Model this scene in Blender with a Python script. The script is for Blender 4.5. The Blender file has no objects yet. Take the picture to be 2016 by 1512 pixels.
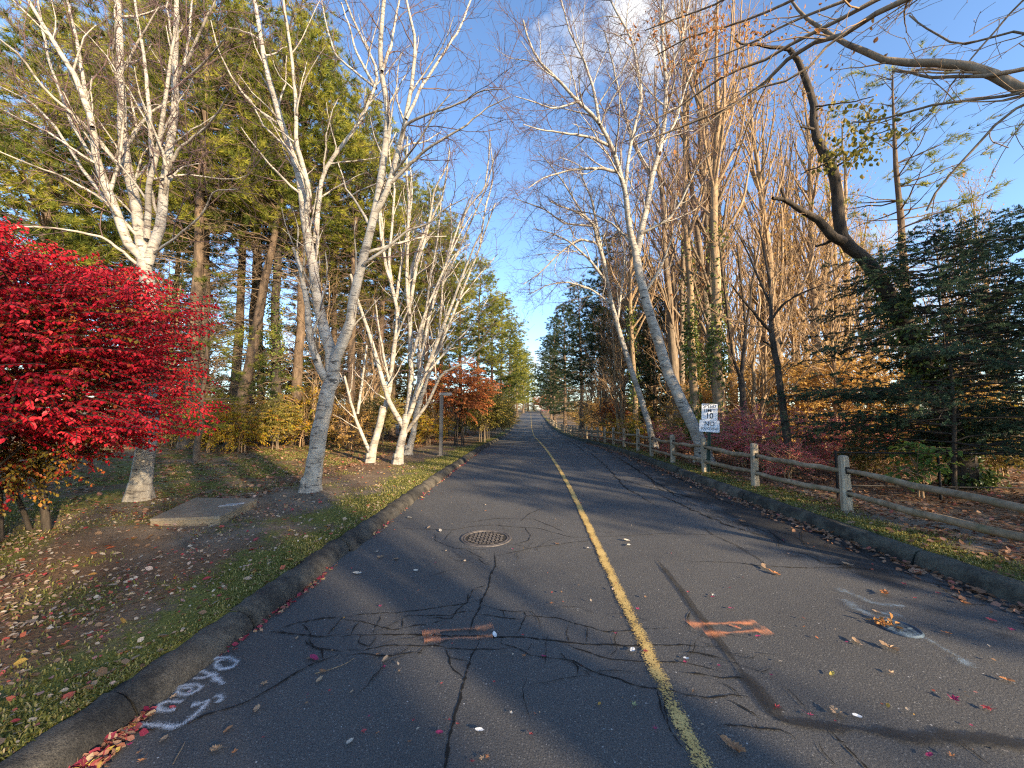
import bpy, math, random
import numpy as np
from mathutils import Vector, Matrix, noise as mnoise

random.seed(5)
rng = np.random.default_rng(11)
scene = bpy.context.scene
COL = scene.collection
PI = math.pi

# ------------------------------------------------------------------ camera
F = 760.0
CAM_H = 1.6
PITCH = math.atan(52 / F)
YAW = math.atan(37 / F)
CAM_M = Matrix.Rotation(YAW, 3, 'Z') @ Matrix.Rotation(PI / 2 + PITCH, 3, 'X')


def ray(u, v):
    return CAM_M @ Vector(((u - 1008) / F, (756 - v) / F, -1.0))


def at(u, v, Y):
    d = ray(u, v)
    t = Y / d.y
    return Vector((d.x * t, Y, CAM_H + d.z * t))


# ------------------------------------------------------------------ terrain
def curve(pts, blur=6):
    xs = np.arange(-60, 420, 0.5)
    ys = np.interp(xs, [p[0] for p in pts], [p[1] for p in pts])
    k = np.ones(2 * blur + 1) / (2 * blur + 1)
    ys = np.convolve(np.pad(ys, blur, mode='edge'), k, mode='valid')
    return lambda y: np.interp(y, xs, ys)


zr = curve([(-60, 0), (13, 0), (18, -.14), (25, -.42), (35, -.78), (45, -.97), (60, -1.0), (75, -.75), (90, -.3), (108, .15), (130, .9), (150, 1.3), (420, 1.3)], 8)
xL = curve([(-60, -2.02), (9, -2.04), (14, -2.06), (25, -2.25), (50, -2.6), (100, -2.8), (420, -2.8)], 4)
xR = curve([(-60, 4.15), (1, 4.1), (3.2, 4.02), (5.5, 3.86), (9, 3.66), (15, 3.55), (30, 3.35), (50, 3.2), (100, 3.1), (420, 3.1)], 3)
xY = curve([(-60, .76), (3, .76), (6, .80), (9, .80), (15, .70), (23, .58), (40, .25), (60, .12), (100, 0), (420, 0)], 4)


def nz(x, y, s, seed=0.0):
    return np.array([mnoise.noise(Vector((a * s + seed, b * s - seed, seed * .7))) for a, b in zip(np.ravel(x), np.ravel(y))]).reshape(np.shape(x))


def gz(x, y):
    x = np.asarray(x, float); y = np.asarray(y, float)
    z = zr(y).copy() if hasattr(zr(y), 'copy') else zr(y)
    sl = xL(y) - x
    sr = x - xR(y)
    j = 1 - np.clip((y - 124) / 6, 0, 1)
    left = (0.115 + 0.028 * np.clip(sl - .2, 0, 9)) * j
    right = (0.125 - 0.012 * np.clip(sr - 1.5, 0, 12)) * j
    return z + np.where(sl > .12, left, np.where(sr > .12, right, -0.07))


def gpt(u, v):
    """point where the ray through a photo pixel meets the terrain"""
    d = ray(u, v)
    z = 0.15
    for _ in range(25):
        t = (z - CAM_H) / d.z
        if t <= 0:
            break
        z2 = float(gz(d.x * t, d.y * t))
        z = .5 * z + .5 * z2
    t = (z - CAM_H) / d.z
    return Vector((d.x * t, d.y * t, float(gz(d.x * t, d.y * t))))


def rpt(u, v):
    """point where the ray through a photo pixel meets the road surface"""
    d = ray(u, v)
    z = 0.0
    for _ in range(12):
        t = (z - CAM_H) / d.z
        z = float(zr(d.y * t))
    return Vector((d.x * t, d.y * t, z))


def ux(u, Y):
    return float(at(u, 808, Y).x)


# ------------------------------------------------------------------ mesh builder
class MB:
    def __init__(s):
        s.v = []; s.f = []; s.a = []; s.n = 0

    def add(s, verts, faces, val=0.5, mat=0, smooth=True):
        verts = np.asarray(verts, float).reshape(-1, 3)
        if len(verts) == 0:
            return
        faces = np.asarray(faces, np.int64)
        s.v.append(verts)
        s.a.append(np.broadcast_to(np.asarray(val, float), (len(verts),)).copy())
        s.f.append((faces + s.n, mat, smooth))
        s.n += len(verts)

    def build(s, name, mats, parent=None, base=None):
        me = bpy.data.meshes.new(name)
        V = np.concatenate(s.v) if s.v else np.zeros((0, 3))
        A = np.concatenate(s.a) if s.a else np.zeros(0)
        if base is not None:
            V = V - np.array(base)
        loops = []; starts = []; mi = []; sm = []
        off = 0
        for fc, m, smo in s.f:
            k = fc.shape[1]; c = len(fc)
            loops.append(fc.ravel())
            starts.append(off + np.arange(c) * k)
            mi.append(np.full(c, m)); sm.append(np.full(c, smo))
            off += c * k
        me.vertices.add(len(V)); me.vertices.foreach_set('co', V.astype(np.float32).ravel())
        if loops:
            L = np.concatenate(loops); S = np.concatenate(starts)
            me.loops.add(len(L)); me.loops.foreach_set('vertex_index', L.astype(np.int32))
            me.polygons.add(len(S)); me.polygons.foreach_set('loop_start', S.astype(np.int32))
            me.polygons.foreach_set('material_index', np.concatenate(mi).astype(np.int32))
            me.polygons.foreach_set('use_smooth', np.concatenate(sm).astype(bool))
        me.update(calc_edges=True)
        at_ = me.attributes.new('rnd', 'FLOAT', 'POINT')
        at_.data.foreach_set('value', A.astype(np.float32))
        for m in (mats if isinstance(mats, (list, tuple)) else [mats]):
            me.materials.append(m)
        o = bpy.data.objects.new(name, me)
        COL.objects.link(o)
        if parent is not None:
            o.parent = parent
        return o

    # simple solids
    def box(s, c, h, R=None, val=.5, mat=0, bevel=0.0):
        c = np.array(c, float); h = np.array(h, float)
        if bevel > 0:
            b = bevel
            vs = []
            for sx in (-1, 1):
                for sy in (-1, 1):
                    for sz in (-1, 1):
                        sg = np.array([sx, sy, sz])
                        for ax in range(3):
                            p = sg * (h - b); p[ax] = sg[ax] * h[ax]
                            vs.append(p)
            vs = np.array(vs)
            import itertools
            bm = __import__('bmesh').new()
            for p in vs:
                bm.verts.new(p)
            r = __import__('bmesh').ops.convex_hull(bm, input=bm.verts)
            bm.verts.ensure_lookup_table(); bm.verts.index_update()
            V = np.array([v.co[:] for v in bm.verts])
            Fc = np.array([[v.index for v in f.verts] for f in bm.faces if len(f.verts) == 3])
            bm.free()
            if R is not None:
                V = V @ np.array(R).T
            s.add(V + c, Fc, val, mat, False)
            return
        sg = np.array([[x, y, z] for x in (-1, 1) for y in (-1, 1) for z in (-1, 1)], float) * h
        if R is not None:
            sg = sg @ np.array(R).T
        s.add(sg + c, [[0, 1, 3, 2], [4, 6, 7, 5], [0, 4, 5, 1], [2, 3, 7, 6], [0, 2, 6, 4], [1, 5, 7, 3]], val, mat, False)


def norm(a):
    return a / np.maximum(np.linalg.norm(a, axis=-1, keepdims=True), 1e-9)


def tubes(mb, P, R, k=4, val=.5, mat=0, cap=False, rough=0.0):
    P = np.asarray(P, float); R = np.asarray(R, float)
    if P.ndim == 2:
        P = P[None]; R = R[None]
    B, n, _ = P.shape
    if B == 0:
        return
    T = norm(np.gradient(P, axis=1))
    m = norm(T.mean(1))
    ax = np.eye(3)[np.argmin(np.abs(m), axis=1)]
    ref = norm(np.cross(m, ax))[:, None, :]
    U = norm(ref - (ref * T).sum(-1, keepdims=True) * T)
    W = np.cross(T, U)
    an = np.arange(k) * 2 * PI / k
    RR = R[:, :, None, None] * np.ones((1, 1, k, 1))
    if rough:
        RR = RR * (1 + rough * rng.normal(size=(B, n, k, 1)))
    V = P[:, :, None, :] + RR * (np.cos(an)[None, None, :, None] * U[:, :, None, :] + np.sin(an)[None, None, :, None] * W[:, :, None, :])
    b = np.arange(B)[:, None, None] * n * k
    i = np.arange(n - 1)[None, :, None] * k
    j = np.arange(k)[None, None, :]
    j2 = (j + 1) % k
    Fc = np.stack([b + i + j, b + i + j2, b + i + k + j2, b + i + k + j], -1).reshape(-1, 4)
    vv = np.asarray(val, float)
    if vv.ndim == 1 and len(vv) == B:
        vv = np.repeat(vv, n * k)
    elif vv.ndim == 2:
        vv = np.repeat(vv.ravel(), k)
    mb.add(V.reshape(-1, 3), Fc, vv, mat, True)
    if cap:
        for bi in range(B):
            for row in (0, n - 1):
                o = V[bi, row]
                c = o.mean(0)
                q = np.vstack([o, c[None]])
                mb.add(q, [[a, (a + 1) % k, k] for a in range(k)], float(np.ravel(vv)[0]), mat, False)


def resample(pts, n):
    pts = np.asarray(pts, float)
    d = np.r_[0, np.cumsum(np.linalg.norm(np.diff(pts, axis=0), axis=1))]
    t = d / d[-1]
    s = np.linspace(0, 1, n)
    # Catmull-Rom style smoothing: fine linear resample then blur
    m = n * 6
    fs = np.linspace(0, 1, m)
    fine = np.stack([np.interp(fs, t, pts[:, c]) for c in range(3)], -1)
    w = max(1, m // (2 * max(len(pts), 2)) // 2)
    ker = np.ones(2 * w + 1) / (2 * w + 1)
    pad = np.concatenate([2 * fine[:1] - fine[w:0:-1], fine, 2 * fine[-1:] - fine[-2:-w - 2:-1]])
    sm = np.stack([np.convolve(pad[:, c], ker, mode='valid') for c in range(3)], -1)
    sm[0] = fine[0]; sm[-1] = fine[-1]
    return np.stack([np.interp(s, fs, sm[:, c]) for c in range(3)], -1)


def sample(P, R, idx, t):
    n = P.shape[1]
    s = np.clip(t, 0, .9999) * (n - 1)
    i = s.astype(int); f = (s - i)[:, None]
    a = P[idx, i]; b = P[idx, i + 1]
    ra = R[idx, i]; rb = R[idx, i + 1]
    return a * (1 - f) + b * f, norm(b - a), ra * (1 - f[:, 0]) + rb * f[:, 0]


def plen(P):
    return np.linalg.norm(np.diff(P, axis=1), axis=2).sum(1)


def grow(P, R, per_m=None, count=None, t0=.2, t1=1.0, ang=(30, 60), length=(.5, 1.), tfall=.4, rr=.6, rmax=1., n=5, wob=.15, up=0., flat=0., tip=.3, rmin=.0015, abslen=True, g=None):
    g = g or rng
    B = len(P)
    PL = plen(P)
    if per_m is not None:
        c = np.maximum(1, np.round(PL * per_m * (t1 - t0) + g.uniform(-.5, .5, B))).astype(int)
    else:
        c = np.full(B, count)
    idx = np.repeat(np.arange(B), c)
    order = np.concatenate([np.arange(q) for q in c]) if B else np.zeros(0)
    cc = c[idx]
    t = t0 + (t1 - t0) * np.clip((order + g.uniform(0, 1, len(idx))) / cc, 0, 1)
    pos, tan, rad = sample(P, R, idx, t)
    az = order * 2.4 + g.uniform(0, 6.28, B)[idx] + g.uniform(-.5, .5, len(idx))
    a = np.radians(g.uniform(ang[0], ang[1], len(idx)))
    axm = np.eye(3)[np.argmin(np.abs(tan), axis=1)]
    U = norm(np.cross(tan, axm)); W = np.cross(tan, U)
    d = np.cos(a)[:, None] * tan + np.sin(a)[:, None] * (np.cos(az)[:, None] * U + np.sin(az)[:, None] * W)
    if flat:
        d[:, 2] *= (1 - flat)
        d = norm(d)
    L = g.uniform(length[0], length[1], len(idx)) * (1 - tfall * t)
    if not abslen:
        L = L * PL[idx]
    pts = [pos]
    for s in range(n - 1):
        d = norm(d + wob * g.normal(size=d.shape) + np.array([0, 0, up]))
        if flat:
            d[:, 2] *= (1 - flat * .5)
        pos = pos + d * (L / (n - 1))[:, None]
        pts.append(pos)
    CP = np.stack(pts, 1)
    r0 = np.clip(np.minimum(rad * rr, L * .02 * rmax), rmin, None)
    CR = np.maximum(r0[:, None] * np.linspace(1, tip, n)[None], rmin * .7)
    return CP, CR


def needles(mb, pts, dirs, m=9, length=.17, width=.016, cone=(15, 65), val=None, mat=0, g=None):
    g = g or rng
    T = len(pts)
    if T == 0:
        return
    ax = np.eye(3)[np.argmin(np.abs(dirs), axis=1)]
    U = norm(np.cross(dirs, ax)); W = np.cross(dirs, U)
    a = np.radians(g.uniform(cone[0], cone[1], (T, m)))
    az = g.uniform(0, 6.28, (T, m))
    d = np.cos(a)[..., None] * dirs[:, None] + np.sin(a)[..., None] * (np.cos(az)[..., None] * U[:, None] + np.sin(az)[..., None] * W[:, None])
    L = length * g.uniform(.6, 1.15, (T, m, 1))
    side = norm(np.cross(d, g.normal(size=d.shape)))
    p0 = pts[:, None] + side * width * .5
    p1 = pts[:, None] - side * width * .5
    p2 = pts[:, None] + d * L
    V = np.stack([p0, p1, p2], 2).reshape(-1, 3)
    Fc = np.arange(len(V)).reshape(-1, 3)
    if val is None:
        val = g.uniform(0, 1, T)
    vv = np.repeat(np.clip(val[:, None] + g.normal(0, .08, (T, m)), 0, 1).ravel(), 3)
    mb.add(V, Fc, vv, mat, False)


OVAL = np.array([[0, 0], [.32, .3], [.3, .62], [0, 1], [-.3, .62], [-.32, .3]])


def leaves(mb, pts, d, nrm, size, val, mat=0, shape='oval', fold=.18, g=None):
    """leaf blades: base at pts, pointing along d, facing nrm"""
    g = g or rng
    N = len(pts)
    if N == 0:
        return
    d = norm(d); s = norm(np.cross(d, nrm)); nn = np.cross(s, d)
    size = np.broadcast_to(np.asarray(size, float), (N,))[:, None, None]
    if shape == 'diamond':
        o = np.array([[0, 0], [.33, .5], [0, 1], [-.33, .5]])
        fc = np.array([[0, 1, 2], [0, 2, 3]])
    else:
        o = OVAL
        fc = np.array([[0, 1, 2], [0, 2, 3], [0, 3, 4], [0, 4, 5]])
    h = np.abs(o[:, 0]) * fold * 3
    V = pts[:, None] + size * (o[None, :, :1] * s[:, None] + o[None, :, 1:] * d[:, None] + h[None, :, None] * nn[:, None])
    k = len(o)
    Fc = (np.arange(N)[:, None, None] * k + fc[None]).reshape(-1, 3)
    mb.add(V.reshape(-1, 3), Fc, np.repeat(val, k), mat, False)


def rdir(N, g=None):
    g = g or rng
    return norm(g.normal(size=(N, 3)))


# ------------------------------------------------------------------ object helpers
def tag(o, label=None, cat=None, group=None, kind=None):
    if label: o['label'] = label
    if cat: o['category'] = cat
    if group: o['group'] = group
    if kind: o['kind'] = kind
    return o


def empty(name, loc, label=None, cat=None, group=None, rz=0.0):
    o = bpy.data.objects.new(name, None)
    o.empty_display_size = .2
    COL.objects.link(o)
    o.location = loc; o.rotation_euler = (0, 0, rz)
    return tag(o, label, cat, group)


def copy_tree(o, parent=None):
    c = o.copy(); COL.objects.link(c)
    if parent is not None:
        c.parent = parent
    for ch in list(o.children):
        copy_tree(ch, c)
    return c


# ------------------------------------------------------------------ materials
class NT:
    def __init__(s, name):
        s.m = bpy.data.materials.new(name); s.m.use_nodes = True
        s.t = s.m.node_tree; s.t.nodes.clear()
        s.out = s.t.nodes.new('ShaderNodeOutputMaterial')

    def n(s, typ, inp=None, **kw):
        nd = s.t.nodes.new('ShaderNode' + typ)
        for k, v in kw.items():
            setattr(nd, k, v)
        for k, v in (inp or {}).items():
            sock = nd.inputs[k]
            if hasattr(v, 'is_output'):
                s.t.links.new(v, sock)
            else:
                sock.default_value = v
        return nd

    def ramp(s, fac, stops, interp='LINEAR'):
        r = s.t.nodes.new('ShaderNodeValToRGB')
        r.color_ramp.interpolation = interp
        e = r.color_ramp.elements
        while len(e) < len(stops):
            e.new(.5)
        for q, (p, c) in zip(e, stops):
            q.position = p
            q.color = (c[0], c[1], c[2], 1) if isinstance(c, (tuple, list)) else (c, c, c, 1)
        s.t.links.new(fac, r.inputs[0])
        return r.outputs[0]

    def math(s, op, a, b=0.0, c=0.0, clamp=False):
        nd = s.t.nodes.new('ShaderNodeMath'); nd.operation = op; nd.use_clamp = clamp
        for i, v in enumerate((a, b, c)):
            if hasattr(v, 'is_output'): s.t.links.new(v, nd.inputs[i])
            else: nd.inputs[i].default_value = v
        return nd.outputs[0]

    def mix(s, fac, a, b, mode='MIX'):
        nd = s.t.nodes.new('ShaderNodeMix'); nd.data_type = 'RGBA'; nd.blend_type = mode
        for i, v in ((0, fac), (6, a), (7, b)):
            if hasattr(v, 'is_output'): s.t.links.new(v, nd.inputs[i])
            elif i == 0: nd.inputs[0].default_value = v
            else: nd.inputs[i].default_value = (v[0], v[1], v[2], 1)
        return nd.outputs[2]

    def obj(s, scale=(1, 1, 1), loc=(0, 0, 0)):
        tc = s.n('TexCoord')
        mp = s.n('Mapping', {'Vector': tc.outputs['Object'], 'Scale': scale, 'Location': loc})
        return mp.outputs[0]

    def noise(s, vec, scale, detail=4, rough=.55):
        return s.n('TexNoise', {'Vector': vec, 'Scale': scale, 'Detail': detail, 'Roughness': rough}).outputs['Fac']

    def attr(s):
        return s.n('Attribute', attribute_name='rnd').outputs['Fac']

    def bump(s, h, strength=.4, dist=.01):
        return s.n('Bump', {'Height': h, 'Strength': strength, 'Distance': dist}).outputs[0]

    def princ(s, col, rough=.8, normal=None, spec=.3, **kw):
        p = s.n('BsdfPrincipled', {'Roughness': rough, 'Specular IOR Level': spec})
        if hasattr(col, 'is_output'): s.t.links.new(col, p.inputs['Base Color'])
        else: p.inputs['Base Color'].default_value = (*col, 1)
        if normal is not None: s.t.links.new(normal, p.inputs['Normal'])
        for k, v in kw.items():
            p.inputs[k.replace('_', ' ')].default_value = v
        return p.outputs[0]

    def done(s, sh):
        s.t.links.new(sh, s.out.inputs[0])
        return s.m


def leaf_mat(name, stops, trans=.35, rough=.55, spec=.2):
    t = NT(name)
    c = t.ramp(t.attr(), stops)
    d = t.princ(c, rough, spec=spec)
    tr = t.n('BsdfTranslucent', {'Color': c})
    return t.done(t.n('MixShader', {0: trans, 1: d, 2: tr.outputs[0]}).outputs[0])


def bark_mat(name, c0, c1, scale=(14, 14, 2.5), bump=.6, dist=.03, moss=None):
    t = NT(name)
    v = t.obj(scale)
    n1 = t.noise(v, 1.0, 6, .65)
    n2 = t.noise(t.obj(), 1.3, 3)
    col = t.ramp(n1, [(.32, c0), (.68, c1)])
    col = t.mix(t.ramp(n2, [(.35, 0.), (.7, .5)]), col, [a * .55 for a in c0])
    if moss:
        col = t.mix(t.ramp(t.noise(t.obj(), 4, 4), [(.5, 0.), (.75, .6)]), col, moss)
    return t.done(t.princ(col, .9, t.bump(n1, bump, dist), .15))


def plain(name, c, rough=.7, metal=0., var=.15, scale=20, bump=0., spec=.4):
    t = NT(name)
    n1 = t.noise(t.obj(), scale, 5)
    col = t.ramp(n1, [(.3, [a * (1 - var) for a in c]), (.7, [min(1, a * (1 + var)) for a in c])])
    return t.done(t.princ(col, rough, t.bump(n1, bump, .01) if bump else None, spec, Metallic=metal))


def birch_mat():
    t = NT('birch_bark')
    v = t.obj((5, 5, 30))
    n1 = t.noise(v, 1.0, 3, .6)
    big = t.noise(t.obj((4, 4, 7)), 1.0, 5, .6)
    lent = t.ramp(n1, [(.575, 0.), (.625, 1.)])
    n3 = t.noise(t.obj((4., 4., 9), (3, 1, 7)), 1.0, 5, .7)
    scar = t.ramp(n3, [(.605, 0.), (.65, 1.)])
    col = t.ramp(big, [(.3, (.21, .18, .145)), (.48, (.36, .325, .275)), (.7, (.48, .445, .385))])
    col = t.mix(t.math('MULTIPLY', lent, .75), col, (.07, .06, .055))
    col = t.mix(t.math('MULTIPLY', scar, .9), col, (.05, .045, .04))
    # rough dark bark near the foot of old trunks (attribute = 1 there)
    foot = t.math('MULTIPLY', t.attr(), t.ramp(t.noise(t.obj((6, 6, 3)), 1.0, 6, .7), [(.40, 0.), (.58, 1.)]))
    col = t.mix(foot, col, (.065, .055, .05))
    return t.done(t.princ(col, .7, t.bump(t.math('ADD', n1, t.math('MULTIPLY', big, 2.)), .35, .012), .25))


MAT = {}
MAT['birch'] = birch_mat()
MAT['birch_twig'] = plain('birch_twig_bark', (.12, .075, .07), .7, var=.4, scale=3)
MAT['pine_bark'] = bark_mat('pine_bark', (.08, .058, .042), (.24, .17, .115), (9, 9, 2.2), .9, .05)
MAT['grey_bark'] = bark_mat('grey_brown_bark', (.13, .10, .07), (.33, .255, .18), (16, 16, 3), .6, .02)
MAT['tan_bark'] = bark_mat('tan_bark', (.22, .15, .09), (.46, .33, .20), (16, 16, 3), .5, .02)
MAT['dark_bark'] = bark_mat('dark_bark', (.035, .03, .025), (.12, .095, .075), (15, 15, 3), 1.0, .03)
MAT['twig'] = plain('brown_twig_bark', (.31, .20, .11), .8, var=.35, scale=2)
MAT['dead_twig'] = plain('dead_twig_bark', (.20, .14, .085), .85, var=.4, scale=2)
MAT['pine'] = leaf_mat('pine_needles', [(0, (.05, .075, .018)), (.35, (.155, .185, .032)), (.7, (.34, .335, .05)), (1, (.48, .42, .075))], .4)
MAT['pine_dark'] = leaf_mat('dark_pine_needles', [(0, (.014, .034, .02)), (.5, (.035, .065, .03)), (1, (.075, .10, .035))], .22)
MAT['hemlock'] = leaf_mat('hemlock_needles', [(0, (.022, .046, .030)), (.5, (.045, .082, .05)), (1, (.09, .135, .07))], .35)
MAT['red'] = leaf_mat('crimson_leaf', [(0, (.14, .11, .02)), (.10, (.32, .22, .03)), (.2, (.52, .17, .04)), (.30, (.30, .025, .02)), (.42, (.32, .012, .022)), (.6, (.52, .014, .03)), (.8, (.64, .022, .04)), (1, (.74, .07, .07))], .35, .45, .3)
MAT['rust'] = leaf_mat('rust_leaf', [(0, (.28, .13, .04)), (.5, (.48, .15, .055)), (1, (.60, .27, .10))], .4)
MAT['yellow'] = leaf_mat('yellow_leaf', [(0, (.10, .12, .018)), (.35, (.30, .27, .025)), (.7, (.52, .35, .03)), (1, (.50, .19, .03))], .4)
MAT['olive'] = leaf_mat('olive_leaf', [(0, (.07, .08, .015)), (.5, (.18, .16, .03)), (1, (.36, .26, .06))], .4)
MAT['ygreen'] = leaf_mat('yellow_green_leaf', [(0, (.09, .10, .02)), (.5, (.24, .22, .04)), (1, (.42, .32, .09))], .4)
MAT['pink'] = leaf_mat('pink_red_leaf', [(0, (.40, .15, .07)), (.5, (.72, .13, .18)), (1, (.80, .34, .30))], .5)
MAT['brown'] = leaf_mat('brown_leaf', [(0, (.22, .09, .035)), (.5, (.40, .17, .055)), (1, (.52, .28, .10))], .4)
MAT['gold'] = leaf_mat('golden_leaf', [(0, (.30, .16, .04)), (.5, (.52, .30, .07)), (1, (.66, .44, .14))], .45)
MAT['ivy'] = leaf_mat('ivy_leaf', [(0, (.03, .06, .018)), (.5, (.10, .14, .028)), (1, (.28, .29, .06))], .25, .4, .4)
MAT['green'] = leaf_mat('green_leaf', [(0, (.05, .10, .02)), (1, (.14, .22, .05))], .4)
# ------------------------------------------------------------------ ground, road, kerbs
def grass_mask(x, y):
    """0 bare soil and litter .. 1 thick turf"""
    sl = xL(y) - x; sr = x - xR(y)
    n = nz(x, y, .9, 3.1) * .5 + nz(x, y, 2.7, 9.4) * .35
    left = np.interp(sl, [0, .2, .6, 1.0, 1.5, 2.3, 3.0, 5, 8, 30], [.6, .95, .78, .34, .03, .05, .42, .58, .4, .2])
    right = np.interp(sr, [0, .1, .45, .8, 1.1, 2.0, 60], [.5, .8, .75, .4, .08, 0, 0])
    b = np.where(sl > 0, left, np.where(sr > 0, right, 0))
    b = b * np.interp(y, [0, 10, 22, 60], [1, 1, .75, .5])
    return np.clip(b + n * np.where(b > .02, 1, .3), 0, 1)


def build_ground():
    lo = np.r_[400, 200, 120, 70, 45, 30, 22, 17, 14, 12, np.arange(10, 3.99, -.3), np.arange(3.8, .2, -.15), .22, .14, .1]
    ro = np.r_[.1, .14, .22, np.arange(.35, 3, .15), np.arange(3.2, 9, .5), 10, 12, 15, 20, 28, 45, 70, 120, 200, 400]
    ys = np.r_[-60, -40, -25, -15, -8, -4, -2, np.arange(-1, 16, .16), np.arange(16, 40, .8), np.arange(40, 128, 3), 128, 129, 130, 132, 134, 136, 138, 140, 143, 148, 155, 170, 200, 250, 330, 420, 700]
    X = np.concatenate([np.stack([xL(ys) - o for o in lo], 1), np.stack([xR(ys) + o for o in ro], 1)], 1)
    Y = np.repeat(ys[:, None], X.shape[1], 1)
    Z = gz(X, Y)
    near = (np.abs(X) < 14) & (Y < 40)
    off = np.minimum(np.abs(xL(Y) - X), np.abs(X - xR(Y)))
    bumps = (nz(X, Y, .8, 1.) * .03 + nz(X, Y, 3., 5.) * .012) * np.clip((off - .12) / .4, 0, 1) * (Y < 60)
    Z = Z + bumps
    far = np.where(Y > 160, (Y - 160) * .004, 0)
    Z = Z + far
    G = grass_mask(X, Y) * np.clip(1 - (np.abs(X) - 12) / 30, 0.15, 1)
    nr, nc = X.shape
    V = np.stack([X, Y, Z], -1).reshape(-1, 3)
    i = np.arange(nr - 1)[:, None] * nc; j = np.arange(nc - 1)[None]
    Fc = np.stack([i + j, i + j + 1, i + nc + j + 1, i + nc + j], -1).reshape(-1, 4)
    t = NT('soil_turf_and_litter')
    o = t.obj()
    n1 = t.noise(o, 3.0, 8, .7); n2 = t.noise(o, 45, 4, .7); n3 = t.noise(o, .25, 4, .6)
    soil = t.ramp(n1, [(.3, (.125, .098, .07)), (.55, (.215, .172, .125)), (.75, (.30, .245, .185))])
    turf = t.ramp(n2, [(.3, (.075, .085, .02)), (.55, (.16, .16, .042)), (.75, (.28, .245, .085))])
    lit = t.ramp(n2, [(.3, (.07, .04, .022)), (.55, (.16, .09, .045)), (.75, (.26, .16, .09))])
    soil = t.mix(t.ramp(n3, [(.42, 0.), (.6, .75)]), soil, lit)
    fac = t.math('ADD', t.attr(), t.math('MULTIPLY', t.math('SUBTRACT', t.noise(o, 9, 5, .7), .5), 1.1))
    col = t.mix(t.ramp(fac, [(.30, 0.), (.55, 1.)]), soil, turf)
    mat = t.done(t.princ(col, .95, t.bump(n2, .7, .03), .1))
    mb = MB(); mb.add(V, Fc, G.ravel())
    tag(mb.build('ground', mat), kind='structure')


def asphalt_mat():
    t = NT('worn_asphalt')
    o = t.obj()
    big = t.noise(o, .55, 6, .65); mid = t.noise(o, 7, 5, .6); fine = t.noise(o, 120, 3, .7)
    vo = t.n('TexVoronoi', {'Vector': o, 'Scale': 85.0})
    rnd = t.n('SeparateColor', {0: vo.outputs['Color']}).outputs[0]
    dist = vo.outputs['Distance']
    base = t.ramp(big, [(.28, (.080, .081, .083)), (.72, (.146, .143, .138))])
    base = t.mix(t.ramp(mid, [(.3, .0), (.7, .45)]), base, (.125, .118, .108))
    base = t.mix(t.ramp(fine, [(.35, .7), (.6, .0)]), base, (.018, .018, .019))
    # pale and dark stones of the worn surface
    peb = t.math('MULTIPLY', t.ramp(rnd, [(.80, 0.), (.86, 1.)]), t.ramp(dist, [(.25, 1.), (.42, 0.)]))
    base = t.mix(t.math('MULTIPLY', peb, .6), base, (.26, .25, .23))
    vo2 = t.n('TexVoronoi', {'Vector': o, 'Scale': 38.0})
    r2 = t.n('SeparateColor', {0: vo2.outputs['Color']}).outputs[1]
    wht = t.math('MULTIPLY', t.ramp(r2, [(.965, 0.), (.972, 1.)]), t.ramp(vo2.outputs['Distance'], [(.12, 1.), (.2, 0.)]))
    base = t.mix(t.math('MULTIPLY', wht, .9), base, (.52, .51, .49))
    # crumbled tar along the right kerb (attribute marks the edge strip)
    edge = t.math('ADD', t.attr(), t.math('MULTIPLY', t.math('SUBTRACT', t.noise(o, 1.7, 7, .7), .5), 1.6))
    edge = t.math('MULTIPLY', t.ramp(edge, [(.40, 0.), (.62, 1.)]), t.math('GREATER_THAN', t.attr(), .02))
    base = t.mix(t.math('MULTIPLY', edge, .8), base, (.02, .019, .018))
    h = t.math('ADD', t.math('MULTIPLY', dist, -.5), t.math('MULTIPLY', t.noise(o, 210, 4, .8), 1.2))
    return t.done(t.princ(base, .82, t.bump(h, .8, .006), .3))


def strip_sheet(f0, f1, ys, nx, dz, val=None):
    u = np.linspace(0, 1, nx)[None]
    X = f0(ys)[:, None] * (1 - u) + f1(ys)[:, None] * u
    Y = np.repeat(ys[:, None], nx, 1)
    Z = zr(Y) + dz
    V = np.stack([X, Y, Z], -1)
    i = np.arange(len(ys) - 1)[:, None] * nx; j = np.arange(nx - 1)[None]
    Fc = np.stack([i + j, i + j + 1, i + nx + j + 1, i + nx + j], -1).reshape(-1, 4)
    return V.reshape(-1, 3), Fc, X, Y


ASPH = asphalt_mat()


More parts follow.
